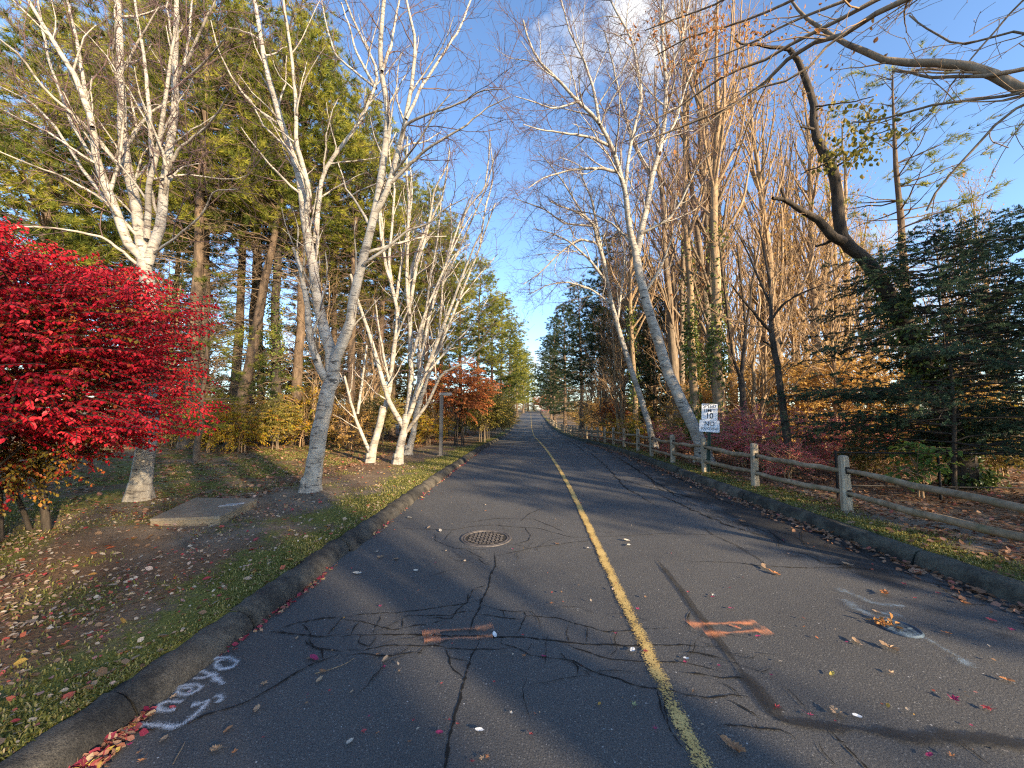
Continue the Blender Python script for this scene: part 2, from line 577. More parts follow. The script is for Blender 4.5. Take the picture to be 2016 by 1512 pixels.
def build_road():
    ys = np.r_[np.arange(-30, 30, .5), np.arange(30, 133, 1.5)]
    V, Fc, X, Y = strip_sheet(lambda y: xL(y) - .03, lambda y: xR(y) + .03, ys, 25, 0)
    sr = xR(Y) - X
    e = np.interp(sr, [0, .5, 1.2, 1.9], [.95, .75, .35, 0]) * np.interp(Y, [2.5, 5, 14, 30], [.2, 1, .7, .3])
    mb = MB(); mb.add(V, Fc, e.ravel())
    tag(mb.build('road', ASPH), kind='structure')
    # cross road at the far end
    mb = MB()
    xs = np.linspace(-70, 70, 30)
    y0 = 131.5; y1 = 140
    V = np.array([[x, y, float(zr(y)) + .02] for x in xs for y in (y0, 134, 137, y1)])
    Fc = np.array([[a * 4 + b, a * 4 + b + 4, a * 4 + b + 5, a * 4 + b + 1] for a in range(29) for b in range(3)])
    mb.add(V, Fc, 0)
    tag(mb.build('cross_road', ASPH), kind='structure')

    # worn yellow centre line
    t = NT('worn_yellow_paint')
    o = t.obj()
    f1 = t.noise(o, 75, 5, .75); f2 = t.noise(o, 5, 4, .6)
    w = t.math('ADD', t.math('MULTIPLY', f1, 1.25), t.math('MULTIPLY', f2, .55))
    w = t.math('ADD', w, t.math('MULTIPLY', t.attr(), .38))
    w = t.math('MULTIPLY', w, .6)
    a = t.ramp(w, [(.60, 0.), (.66, 1.)])
    p = t.princ(t.ramp(f2, [(.3, (.47, .31, .09)), (.7, (.61, .43, .16))]), .8, t.bump(f1, .5, .005))
    tr = t.n('BsdfTransparent')
    m = t.done(t.n('MixShader', {0: a, 1: tr.outputs[0], 2: p}).outputs[0])
    ys = np.r_[np.arange(-2, 30, .12), np.arange(30, 122, 1.)]
    wear = np.interp(ys, [0, 2.2, 4, 8, 20], [.5, .55, .8, 1.05, 1.2])
    wob = lambda y: nz(y, y * 0, 2.3, 4.) * .008
    w_ = np.interp(ys, [0, 20, 60], [.056, .056, .05])
    V, Fc, X, Y = strip_sheet(lambda y: xY(y) - w_ + wob(y), lambda y: xY(y) + w_ + wob(y + 9), ys, 5, .012)
    V[:, 2] -= .001
    mb = MB(); mb.add(V, Fc, (np.array([0, .7, 1, .7, 0])[None] * wear[:, None]).ravel())
    tag(mb.build('road_marking', m), kind='structure')


def crk(dx, dy, pts, s=2.952):
    return [rpt(dx + x / s, dy + y / s) for x, y in pts]


def ribbon(mb, pts, w, dz, jit=.4, n_per=.025, wj=.45, val=1.0, taper=True, mat=0):
    P = np.array([p[:] for p in pts])
    d = np.r_[0, np.cumsum(np.linalg.norm(np.diff(P, axis=0), axis=1))]
    n = int(np.clip(d[-1] / n_per, 4, 400))
    s = np.linspace(0, d[-1], n)
    Q = np.stack([np.interp(s, d, P[:, c]) for c in range(3)], -1)
    T = norm(np.gradient(Q, axis=0)); S = np.stack([-T[:, 1], T[:, 0], 0 * s], -1); S = norm(S)
    j = (np.convolve(rng.normal(size=n + 4), np.ones(5) / 5, 'valid')) * jit * .03
    Q = Q + S * j[:, None]
    ww = w * (1 + wj * rng.normal(size=n)).clip(.25, 2) * .5
    if taper:
        ww = ww * np.clip(np.minimum(np.arange(n), np.arange(n)[::-1]) / (n * .12 + 1), .25, 1)
    Q[:, 2] = zr(Q[:, 1]) + dz
    V = np.stack([Q - S * ww[:, None], Q, Q + S * ww[:, None]], 1).reshape(-1, 3)
    i = np.arange(n - 1)[:, None] * 3
    Fc = np.concatenate([np.stack([i + c, i + c + 1, i + c + 4, i + c + 3], -1).reshape(-1, 4) for c in (0, 1)])
    mb.add(V, Fc, np.tile([0., val, 0.], n), mat)
    return Q


def build_cracks():
    C1 = [  # traced in the middle of the near road
        [(890, 260), (895, 340), (870, 400), (850, 470), (810, 560), (770, 640), (740, 740)],
        [(800, 760), (760, 870), (720, 990), (690, 1070), (660, 1170), (640, 1290), (625, 1390), (600, 1500), (560, 1700)],
        [(0, 745), (280, 735), (480, 745), (620, 750), (800, 745), (930, 750), (1060, 755), (1200, 770), (1400, 790), (1600, 800), (1780, 800), (1984, 800), (2200, 812)],
        [(0, 640), (120, 620), (330, 610), (500, 590), (700, 560), (820, 530)],
        [(330, 630), (500, 625), (620, 630), (700, 605), (790, 600)],
        [(0, 640), (100, 660), (200, 685), (300, 715), (420, 690), (500, 680), (620, 640)],
        [(820, 565), (920, 595), (1060, 605), (1075, 630), (1250, 640), (1340, 670), (1450, 700), (1520, 720), (1650, 715), (1900, 700)],
        [(1075, 630), (1050, 680), (1020, 740)], [(800, 620), (900, 630), (1040, 655)], [(930, 595), (945, 635)],
        [(940, 750), (930, 790), (1020, 820), (1100, 860), (1250, 880), (1340, 890), (1420, 930), (1520, 970), (1640, 1010), (1780, 1050), (2050, 1100)],
        [(0, 830), (120, 825), (300, 800), (580, 800), (640, 815), (800, 825), (900, 825), (990, 815)],
        [(600, 810), (630, 870), (640, 930), (700, 990)],
        [(1300, 790), (1400, 830), (1480, 860), (1600, 885), (1700, 890), (1984, 900), (2250, 960)],
        [(1340, 890), (1370, 930), (1360, 980)], [(1320, 680), (1310, 730), (1330, 780)], [(1440, 700), (1430, 780)],
        [(280, 120), (500, 125), (640, 130), (740, 110), (880, 100), (1000, 110), (1150, 120), (1260, 150), (1330, 170), (1470, 170), (1700, 160), (1900, 150), (2300, 160)],
        [(540, 150), (545, 190), (600, 215), (660, 235), (740, 240), (860, 245)],
        [(900, 280), (1000, 260), (1100, 235), (1250, 215), (1350, 200), (1450, 190), (1560, 215)],
        [(640, 130), (600, 190)], [(790, 290), (830, 330), (870, 330)], [(1040, 80), (1100, 30), (1180, 0)],
        [(1060, 110), (1100, 160), (1090, 190), (1000, 215)], [(700, 90), (900, 62), (1120, 66), (1230, 110), (1320, 150)],
        [(230, 625), (200, 690), (190, 730)], [(360, 640), (355, 700)], [(110, 660), (60, 740)], [(740, 490), (730, 545), (640, 640), (500, 640)],
        [(850, 450), (760, 480), (730, 540)], [(720, 240), (830, 300)], [(120, 740), (100, 790), (160, 810), (200, 750)],
        [(1880, 1070), (1870, 1180), (1900, 1290), (1984, 1400)], [(1830, 1060), (1860, 1150), (1890, 1240)],
        [(0, 870), (120, 850), (300, 858), (420, 838), (490, 858)], [(620, 860), (740, 890)], [(1110, 790), (1080, 830)],
    ]
    C3 = [
        [(0, 310), (300, 320), (480, 340), (700, 350), (1000, 350), (1300, 370)], [(300, 220), (430, 290), (490, 340)],
        [(1450, 430), (1550, 500), (1650, 560), (1800, 570)], [(900, 1340), (1000, 1430), (1080, 1512), (1160, 1620)],
        [(1640, 1370), (1720, 1440), (1800, 1500)], [(850, 1290), (900, 1350), (960, 1380)], [(0, 850), (100, 850), (200, 870), (260, 880)],
        [(0, 1090), (150, 1110), (270, 1090), (380, 1100)], [(120, 830), (110, 860), (200, 880)], [(270, 1120), (390, 1180), (460, 1250)],
        [(200, 1270), (330, 1270), (440, 1285), (560, 1290), (620, 1310), (660, 1350)], [(420, 1260), (470, 1310)],
        [(0, 960), (120, 975), (230, 995), (350, 990), (420, 1030)], [(220, 1020), (300, 1070), (330, 1110)],
        [(780, 1360), (830, 1430), (900, 1500)], [(60, 590), (30, 640), (40, 700)], [(100, 100), (180, 160), (270, 200), (400, 260)],
        [(160, 30), (260, 70), (400, 110), (520, 150), (640, 230)], [(330, 80), (400, 140), (520, 130), (640, 160), (760, 230)],
        [(520, 30), (600, 90), (700, 130), (830, 150)], [(760, 150), (880, 210), (1000, 240)], [(600, 250), (720, 270), (840, 330), (980, 330), (1100, 360)],
        [(1000, 240), (1120, 290), (1240, 320), (1380, 380)], [(900, 180), (960, 240), (1040, 270), (1150, 330)], [(1280, 370), (1400, 430), (1560, 460)],
        [(480, 120), (560, 180), (560, 240)], [(700, 130), (690, 190), (740, 250)], [(860, 170), (830, 230)],
    ]
    C0 = [
        [(640, 1340), (900, 1290), (1080, 1260), (1200, 1200), (1330, 1170), (1480, 1110), (1600, 1040), (1700, 970), (1800, 920), (1984, 850)],
        [(1620, 710), (1720, 670), (1850, 650), (1984, 635)], [(1570, 720), (1700, 735), (1880, 750), (1984, 740)],
        [(1780, 770), (1830, 820), (1984, 840)], [(1990, 640), (1900, 740)], [(1780, 770), (1800, 800), (1870, 830), (1880, 880)], [(1760, 680), (1800, 720), (1790, 770)],
    ]
    C5 = [  # further along the right lane, photo pixels
        [(1160, 890), (1200, 925), (1230, 960), (1300, 1000)], [(1180, 880), (1260, 930), (1330, 975), (1400, 1010)],
        [(1130, 868), (1180, 895)], [(1250, 900), (1330, 940), (1420, 985), (1500, 1015)], [(1205, 940), (1290, 962), (1380, 985)],
        [(1100, 850), (1140, 880), (1165, 905)], [(1220, 905), (1280, 940), (1300, 965)], [(1300, 975), (1420, 1030), (1520, 1060)],
    ]
    t = NT('open_crack')
    n = t.noise(t.obj(), 60, 4, .7)
    a = t.ramp(t.math('ADD', t.attr(), t.math('MULTIPLY', t.math('SUBTRACT', n, .5), 1.3)), [(.22, 0.), (.42, 1.)])
    p = t.princ((.012, .011, .010), .95)
    m = t.done(t.n('MixShader', {0: a, 1: t.n('BsdfTransparent').outputs[0], 2: p}).outputs[0])
    mb = MB()
    for i, pts in enumerate(C1): ribbon(mb, crk(672, 1000, pts), .017 if i < 3 else .011, .0035 + .00004 * i)
    for i, pts in enumerate(C3): ribbon(mb, crk(1344, 1000, pts), .012, .0054 + .00004 * i)
    for i, pts in enumerate(C0): ribbon(mb, crk(0, 1000, pts), .015, .007 + .00004 * i)
    for i, pts in enumerate(C5): ribbon(mb, [rpt(*q) for q in pts], .035, .0075 + .00004 * i, jit=1.2)
    # fine alligator cracking between the traced ones
    g = np.random.default_rng(3)
    for k in range(90):
        if k < 26:
            x, y = g.uniform(-1.2, 1.9), g.uniform(2.35, 3.25)
        elif k < 40:
            x, y = g.normal(-.55, .6), g.normal(4.8, .5)
        else:
            y = g.uniform(3.2, 16); x = float(xR(y)) - abs(g.normal(.1, .75))
        a0 = g.uniform(0, 6.28); pts = [Vector((x, y, 0))]
        for q in range(3):
            a0 += g.normal(0, .5); x += .12 * math.cos(a0); y += .12 * math.sin(a0); pts.append(Vector((x, y, 0)))
        ribbon(mb, pts, .006, .009 + .00002 * k)
    tag(mb.build('road_cracks', m), kind='structure')
    # sealed seam on the right lane
    t = NT('old_tar_seal')
    n = t.noise(t.obj(), 14, 6, .7)
    a = t.ramp(t.math('ADD', t.math('MULTIPLY', t.attr(), 1.5), t.math('MULTIPLY', t.math('SUBTRACT', n, .5), 1.2)), [(.35, 0.), (.75, .62)])
    p = t.princ((.026, .025, .025), .7)
    m = t.done(t.n('MixShader', {0: a, 1: t.n('BsdfTransparent').outputs[0], 2: p}).outputs[0])
    mb = MB()
    ribbon(mb, [rpt(1295, 1105)] + crk(1344, 1000, [(0, 490), (60, 580), (150, 690), (250, 830), (350, 960)]), .07, .0125, jit=.1, wj=.1)
    ribbon(mb, crk(1344, 1000, [(330, 950), (440, 1060), (500, 1140), (560, 1220), (620, 1262)]), .13, .0128, jit=.1, wj=.1)
    ribbon(mb, crk(1344, 1000, [(580, 1255), (680, 1262), (800, 1280), (1000, 1292)]), .10, .0131, jit=.1, wj=.1)
    ribbon(mb, crk(1344, 1000, [(1000, 1295), (1200, 1320), (1350, 1350), (1500, 1345), (1700, 1355), (1984, 1385), (2300, 1420)]), .11, .0134, jit=.3, wj=.25)
    tag(mb.build('road_seam', m), kind='structure')


def build_paint():
    def spray(name, col, top=.85):
        t = NT(name)
        n = t.noise(t.obj(), 190, 5, .8); n2 = t.noise(t.obj(), 16, 4)
        f = t.math('ADD', t.math('MULTIPLY', t.attr(), .8), t.math('MULTIPLY', t.math('SUBTRACT', n, .5), 3.4))
        f = t.math('ADD', f, t.math('MULTIPLY', t.math('SUBTRACT', n2, .5), 1.2))
        a = t.ramp(f, [(.30, 0.), (1., top)])
        p = t.princ(col, .85)
        return t.done(t.n('MixShader', {0: a, 1: t.n('BsdfTransparent').outputs[0], 2: p}).outputs[0])
    W = spray('white_spray_paint', (.66, .68, .70)); O = spray('orange_spray_paint', (.95, .36, .16), .62); Bl = spray('blue_spray_paint', (.30, .42, .52), .75)
    mb = MB()
    S = [[(1240, 885), (1330, 880), (1385, 905), (1350, 940), (1290, 950), (1250, 930), (1262, 902), (1310, 890)],
         [(1170, 960), (1235, 985), (1255, 1005), (1300, 1040)], [(1120, 1005), (1190, 1000), (1250, 978), (1255, 990)],
         [(1030, 1060), (1100, 1045), (1170, 1050), (1140, 1085), (1080, 1105), (1030, 1090), (1040, 1065), (1120, 1062), (1090, 1090)],
         [(1050, 1150), (980, 1140), (925, 1160), (915, 1190), (970, 1200), (1020, 1185)],
         [(1245, 1108), (1300, 1110), (1270, 1148)], [(1110, 1165), (1165, 1150), (1220, 1130)],
         [(1220, 1130), (1160, 1200), (1070, 1270), (1000, 1295), (890, 1285), (790, 1275), (720, 1340)], [(700, 1310), (760, 1310), (720, 1340)]]
    for i, s in enumerate(S):
        ribbon(mb, crk(0, 1000, s), .06, .015 + .0002 * i, jit=.15, wj=.12, taper=False)
    tag(mb.build('spray_lettering', W), 'white sprayed letters and a long tail on the asphalt beside the left kerb', 'road marking')
    mb = MB()
    for i, (s, w) in enumerate([([(470, 745), (570, 725)], .09), ([(540, 728), (700, 715), (800, 712)], .035), ([(780, 712), (880, 692)], .09), ([(480, 785), (580, 775)], .09), ([(560, 778), (700, 765), (800, 766)], .04), ([(790, 765), (880, 758)], .06)]):
        ribbon(mb, crk(672, 1000, s), w * 1.45, .015 + .0002 * i, jit=.1, wj=.12, taper=False)
    tag(mb.build('spray_mark', O), 'orange sprayed double dash across the cracked middle of the left lane', 'road marking', 'orange spray marks')
    mb = MB()
    for i, (s, w) in enumerate([([(40, 690), (130, 680)], .10), ([(120, 685), (300, 680), (400, 682)], .04), ([(340, 685), (430, 675)], .08), ([(130, 740), (235, 740)], .09), ([(220, 740), (350, 730), (440, 726)], .035), ([(430, 727), (505, 722)], .10), ([(270, 690), (340, 715)], .03)]):
        ribbon(mb, crk(1344, 1000, s), w * 1.45, .015 + .0002 * i, jit=.1, wj=.12, taper=False)
    tag(mb.build('spray_mark', O), 'orange sprayed double dash crossing the tar seam right of the yellow line', 'road marking', 'orange spray marks')
    mb = MB()
    for i, (s, w) in enumerate([([(890, 475), (960, 500), (1100, 560), (1200, 575), (1290, 580)], .07), ([(940, 540), (1030, 600), (1120, 645), (1200, 650)], .10), ([(1150, 620), (1280, 640)], .10), ([(1190, 715), (1300, 745), (1400, 755)], .09), ([(1380, 745), (1450, 790), (1550, 850), (1640, 900)], .04), ([(1600, 885), (1700, 945)], .08)]):
        ribbon(mb, crk(1344, 1000, s), w * 1.5, .015 + .0002 * i, jit=.1, wj=.15, taper=False, val=.62)
    tag(mb.build('spray_mark', Bl), 'pale blue sprayed streaks running past the sunken valve cover', 'road marking')


def kerb(name, f, side, prof, mat, y0, y1, seg, amp):
    """continuous kerb with open joints; prof = (offset outward, height)"""
    g = np.random.default_rng(8 if side < 0 else 9)
    mb = MB()
    y = y0
    prof = np.array(prof)
    while y < y1:
        L = seg * g.uniform(.7, 1.35) * (1 if y < 25 else 2.5)
        ye = min(y + L, y1)
        ys = np.linspace(y, ye - (.018 if y < 30 else .05), max(3, int((ye - y) / (.06 if y < 9 else .2 if y < 16 else .8))))
        dx = g.normal(0, amp); dzz = g.normal(0, amp * .6)
        base = f(ys)
        X = base[:, None] + side * (prof[None, :, 0] + dx)
        Z = zr(ys)[:, None] + prof[None, :, 1] + dzz * (prof[None, :, 1] > .02)
        Y = np.repeat(ys[:, None], len(prof), 1)
        nn = (nz(X + Z * 2, Y, 5., 3.) * .016 + nz(X + Z * 2, Y, 22., 3.) * .009) * (1.0 if side < 0 else .5)
        Z = Z + nn * (prof[None, :, 1] > .02); X = X + nn * side
        V = np.stack([X, Y, Z], -1).reshape(-1, 3)
        n, k = len(ys), len(prof)
        i = np.arange(n - 1)[:, None] * k; j = np.arange(k - 1)[None]
        Fc = np.stack([i + j, i + j + 1, i + k + j + 1, i + k + j], -1).reshape(-1, 4)
        mb.add(V, Fc, g.uniform(0, 1))
        for r, rev in ((0, 1), (n - 1, 0)):
            ids = list(range(r * k, r * k + k))
            c = V[ids].mean(0)
            mb.add(np.vstack([V[ids], c]), [[a, a + 1, k] for a in range(k - 1)], .2, 0, False)
        y = ye
    tag(mb.build(name, mat), kind='structure')


def build_kerbs():
    def km(name, c0, c1):
        t = NT(name); o = t.obj()
        n = t.noise(o, 5, 7, .7); f = t.noise(o, 110, 3, .7)
        col = t.ramp(n, [(.3, c0), (.7, c1)])
        col = t.mix(t.ramp(t.attr(), [(.25, .0), (1, .8)]), col, (.17, .148, .115))
        col = t.mix(t.ramp(t.noise(o, 2.6, 6, .75), [(.42, .75), (.56, 0.)]), col, (.022, .022, .022))
        col = t.mix(t.ramp(f, [(.3, .75), (.55, 0.)]), col, (.012, .012, .012))
        return t.done(t.princ(col, .92, t.bump(t.math('ADD', n, f), .8, .012), .2))
    kerb('left_kerb', xL, -1, [(-.01, -.02), (.0, .035), (.03, .085), (.07, .118), (.12, .135), (.18, .13), (.23, .10), (.27, .04)], km('dark_asphalt_kerb', (.035, .035, .034), (.15, .135, .11)), -8, 126, .85, .012)
    kerb('right_kerb', xR, 1, [(-.01, -.02), (.02, .09), (.05, .135), (.09, .15), (.16, .15), (.2, .12), (.22, .05)], km('mossy_asphalt_kerb', (.045, .058, .046), (.085, .10, .075)), -8, 118, 3.2, .003)


def scatter_litter():
    """fallen leaves and grass nobody could count"""
    g = np.random.default_rng(21)
    def lay(x, y, size, mat, name, val, lift=.012, kind='stuff', tilt=.45):
        z = gz(x, y) + lift * g.uniform(.3, 2, len(x))
        onroad = (x > xL(y)) & (x < xR(y))
        z = np.where(onroad, zr(y) + .012 + .012 * g.uniform(0, 1, len(x)), z)
        az = g.uniform(0, 6.28, len(x))
        d = np.stack([np.cos(az), np.sin(az), g.normal(0, tilt * .6, len(x))], -1)
        nrm = norm(np.stack([g.normal(0, tilt, len(x)), g.normal(0, tilt, len(x)), np.ones(len(x))], -1))
        mb = MB(); leaves(mb, np.stack([x, y, z], -1), d, nrm, size, val, shape='oval', fold=.06)
        return tag(mb.build(name, mat), kind=kind)
    litter = leaf_mat('mixed_litter_leaf', [(0, (.14, .075, .04)), (.3, (.27, .17, .10)), (.5, (.42, .31, .21)), (.7, (.50, .42, .32)), (.80, (.36, .05, .06)), (.92, (.40, .14, .06)), (1, (.50, .30, .06))], .2)
    brown = leaf_mat('brown_litter_leaf', [(0, (.09, .045, .028)), (.35, (.19, .095, .05)), (.7, (.31, .17, .10)), (.9, (.40, .25, .16)), (1, (.36, .10, .08))], .2)
    crims = leaf_mat('gutter_leaf', [(0, (.20, .02, .05)), (.3, (.36, .06, .08)), (.5, (.30, .12, .08)), (.75, (.44, .25, .15)), (.92, (.52, .38, .25)), (1, (.56, .40, .10))], .25)
    # left lawn: pale small leaves, thickest in front of the crimson bush
    N = 75000
    y = 1.0 + 13 * g.uniform(0, 1, N) ** 1.7; s = .2 + 8 * g.uniform(0, 1, N) ** 1.1
    x = xL(y) - s
    dens = np.interp(s, [0, .5, 1.1, 2.0, 3.4, 5, 8], [.2, .3, .6, 1, 1, .6, .25]) * np.interp(y, [1, 4, 6, 8, 14], [1, 1, .55, .25, .12]) * (.55 + .9 * nz(x, y, 1.1, 7.))
    k = g.uniform(0, 1, N) < dens
    x, y = x[k], y[k]
    lay(x, y, g.uniform(.018, .042, len(x)), litter, 'fallen_leaves', g.uniform(0, .9, len(x)))
    N = 900
    y = 1.2 + 9 * g.uniform(0, 1, N) ** 1.5; x = xL(y) - .25 - 3.2 * g.uniform(0, 1, N)
    lay(x, y, g.uniform(.035, .075, N), litter, 'fallen_leaves', g.uniform(0, 1, N), .02)
    # under the left trees further back
    N = 34000
    y = 5 + 44 * g.uniform(0, 1, N); x = xL(y) - 2.4 - 13 * g.uniform(0, 1, N) ** 1.3
    lay(x, y, g.uniform(.05, .10, N), brown, 'fallen_leaves', g.uniform(0, 1, N))
    # right verge and wood floor
    N = 80000
    y = .5 + 34 * g.uniform(0, 1, N) ** 1.5; s = .2 + 12 * g.uniform(0, 1, N) ** 1.2
    x = xR(y) + s
    k = g.uniform(0, 1, N) < np.interp(s, [0, .3, .7, 1.0, 3, 12], [.08, .12, .3, 1, 1, .8])
    x, y = x[k], y[k]
    lay(x, y, g.uniform(.035, .085, len(x)), brown, 'fallen_leaves', g.uniform(0, 1, len(x)), .02)
    # gutters
    N = 1900
    y = 1.2 + 14 * g.uniform(0, 1, N) ** 1.6; s = np.abs(g.normal(0, .035, N)) + .004
    cl = nz(y, y * 0, 1.3, 2.) + .12 - .35 * ((y > 1.75) & (y < 2.45))
    k = g.uniform(-.2, .8, N) < cl
    y, s = y[k], s[k]
    lay(xL(y) + s, y, g.uniform(.018, .045, len(y)), crims, 'gutter_leaves', g.uniform(0, 1, len(y)), tilt=.7)
    N = 2200
    y = 1.5 + 22 * g.uniform(0, 1, N) ** 1.3; s = np.abs(g.normal(0, .14, N)) + .01
    lay(xR(y) - s, y, g.uniform(.03, .075, N), brown, 'gutter_leaves', g.uniform(.3, 1, N), tilt=.5)
    N = 560
    y = g.uniform(1.35, 2.05, N) + 0; s = np.abs(g.normal(0, .06, N)) * np.interp(y, [1.3, 1.75, 2.05], [1.6, 1., .35]) + .004
    lay(xL(y) + s, y, g.uniform(.024, .052, N), crims, 'gutter_leaves', np.clip(g.normal(.5, .3, N), 0, 1), tilt=.8, lift=.02)
    # scattered small bits on the carriageway, too small to single out
    N = 420
    y = 2 + 20 * g.uniform(0, 1, N) ** 1.4; x = g.uniform(-1.9, 3.7, N)
    lay(x, y, g.uniform(.008, .03, N), litter, 'leaf_crumbs', g.uniform(0, 1, N))

    # grass blades
    gm = leaf_mat('grass_blade', [(0, (.075, .09, .02)), (.4, (.18, .185, .04)), (.7, (.34, .29, .10)), (1, (.48, .38, .19))], .3)
    def turf(x, y, h, name):
        z = gz(x, y)
        N = len(x); az = g.uniform(0, 6.28, N)
        lean = g.uniform(.3, 1.6, N)
        dx = np.cos(az) * lean * h; dy = np.sin(az) * lean * h
        w = np.interp(y, [1, 6, 15], [.0035, .006, .011])
        px = -np.sin(az) * w; py = np.cos(az) * w
        b = np.stack([x, y, z], -1)
        V = np.stack([b + np.stack([px, py, 0 * x], -1), b - np.stack([px, py, 0 * x], -1), b + np.stack([dx * .4 - px * .7, dy * .4 - py * .7, h * .7], -1), b + np.stack([dx * .4 + px * .7, dy * .4 + py * .7, h * .7], -1), b + np.stack([dx, dy, h * (1 - .35 * lean)], -1)], 1)
        o = np.arange(N)[:, None] * 5
        mb = MB()
        val = np.repeat(np.clip(g.normal(.45, .25, N), 0, 1), 5)
        q = np.concatenate([o + 0, o + 1, o + 2, o + 3], 1)
        t3 = np.concatenate([o + 3, o + 2, o + 4], 1)
        mb.add(V.reshape(-1, 3), q, val, 0, False)
        mb.f.append((t3, 0, False))
        tag(mb.build(name, gm), kind='stuff')
    N = 150000
    y = 1.0 + 17 * g.uniform(0, 1, N) ** 1.9; s = .2 + 6.5 * g.uniform(0, 1, N) ** 1.5
    x = xL(y) - s
    k = g.uniform(.12, .95, N) < grass_mask(x, y)
    turf(x[k], y[k], g.uniform(.012, .038, k.sum()), 'grass')
    N = 90000
    y = 1.0 + 20 * g.uniform(0, 1, N) ** 1.5; s = .18 + 1.1 * g.uniform(0, 1, N)
    x = xR(y) + s
    k = g.uniform(.1, .9, N) < grass_mask(x, y)
    turf(x[k], y[k], g.uniform(.015, .045, k.sum()), 'grass')


build_ground(); build_road(); build_cracks(); build_paint(); build_kerbs(); scatter_litter()
# ------------------------------------------------------------------ trees traced limb by limb
def limb(pts, y0, y1, w0, w1, n=16, bow=0.0):
    """photo points -> limb in the world; depth runs y0..y1, widths in photo pixels at those depths"""
    m = len(pts)
    Ys = np.linspace(y0, y1, m) + bow * np.sin(np.linspace(0, PI, m))
    P = np.array([at(u, v, Y)[:] for (u, v), Y in zip(pts, Ys)])
    P = resample(P, n)
    R = np.linspace(w0, w1, n) * .84 / 2 / F * np.linspace(y0, y1, n)
    return P, R


def twigs(LP, LR, g, dens=1.0, spread=(25, 55), up=.04, L1=(.7, 1.9), L2=(.3, .75), L3=(.18, .45), minr=.0029, t0=.12, wob=.12):
    A, AR = grow(LP, LR, per_m=2.5 * dens, t0=t0, t1=1, ang=spread, length=L1, tfall=.45, rr=.5, n=7, wob=wob, up=up, g=g, rmin=minr * 2.2)
    B, BR = grow(A, AR, per_m=6.0 * dens, t0=.12, t1=1, ang=(22, 60), length=L2, tfall=.3, rr=.6, n=5, wob=.16, up=up * .6, g=g, rmin=minr * 1.4)
    Cc, CR = grow(B, BR, per_m=8.5 * dens, t0=.15, t1=1, ang=(20, 60), length=L3, tfall=.3, rr=.6, n=4, wob=.2, up=0, g=g, rmin=minr)
    return (A, AR), (B, BR), (Cc, CR)


def hero(name, label, cat, limbs, seed, bark, twigmat, trunk_n=1, dens=1.0, flare=None, twk=None, limb_twig_mat=0, footval=0.0, group=None, whiteL1=True, roots=True):
    """limbs: list of (P, R); the first trunk_n are the trunk, the rest with all twigs the crown"""
    g = np.random.default_rng(seed)
    P0, R0 = limbs[0]
    base = P0[0].copy()
    root = empty(name, base, label, cat, group)
    mb = MB()
    for P, R in limbs[:trunk_n]:
        R = R.copy()
        hz = np.linalg.norm(P - P[0], axis=1)
        if P is limbs[0][0]:
            R = R * (1 + .5 * np.exp(-hz / .18))
        v = np.clip(1.1 - hz / 1.1, 0, 1) * footval
        Q = P.copy(); Q[1:-1] += g.normal(0, .006, (len(P) - 2, 3))
        tubes(mb, Q, R, 14, v[None], 0, rough=.035)
        if roots and P is limbs[0][0]:
            for a in range(6):
                az = a * 1.05 + g.uniform(-.3, .3)
                r = R[0]
                q = np.array([[math.cos(az) * r * s, math.sin(az) * r * s, z] for s, z in ((.3, .30), (.62, .10), (.86, .01), (1.15, -.07))]) + base
                tubes(mb, q, np.array([.42, .36, .26, .12]) * r, 7, float(v[0]), 0)
    mb.build('trunk', [bark], root, base)
    mb = MB()
    for P, R in limbs[trunk_n:]:
        Q = P.copy(); Q[1:-1] += g.normal(0, .004, (len(P) - 2, 3))
        tubes(mb, Q, R, 9, 0., 0, rough=.03)
    LP = np.stack([p for p, r in limbs[trunk_n:]]); LR = np.stack([r for p, r in limbs[trunk_n:]])
    (A, AR), (B, BR), (Cc, CR) = twigs(LP, LR, g, dens, **(twk or {}))
    thick = AR[:, 0] > .0135
    if whiteL1 and thick.any():
        tubes(mb, A[thick], AR[thick], 5, 0., 0)
        tubes(mb, A[~thick], AR[~thick], 4, 0., 1)
    else:
        tubes(mb, A, AR, 4, 0., 1)
    tubes(mb, B, BR, 3, 0., 1); tubes(mb, Cc, CR, 3, 0., 1)
    mb.build('crown', [bark, twigmat], root, base)
    return root, (B, Cc), base


def gY(u, v):
    return gpt(u, v).y


BT = (MAT['birch'], MAT['birch_twig'])
N16 = 16


def tr(*a, **k):
    return limb(*a, **k)


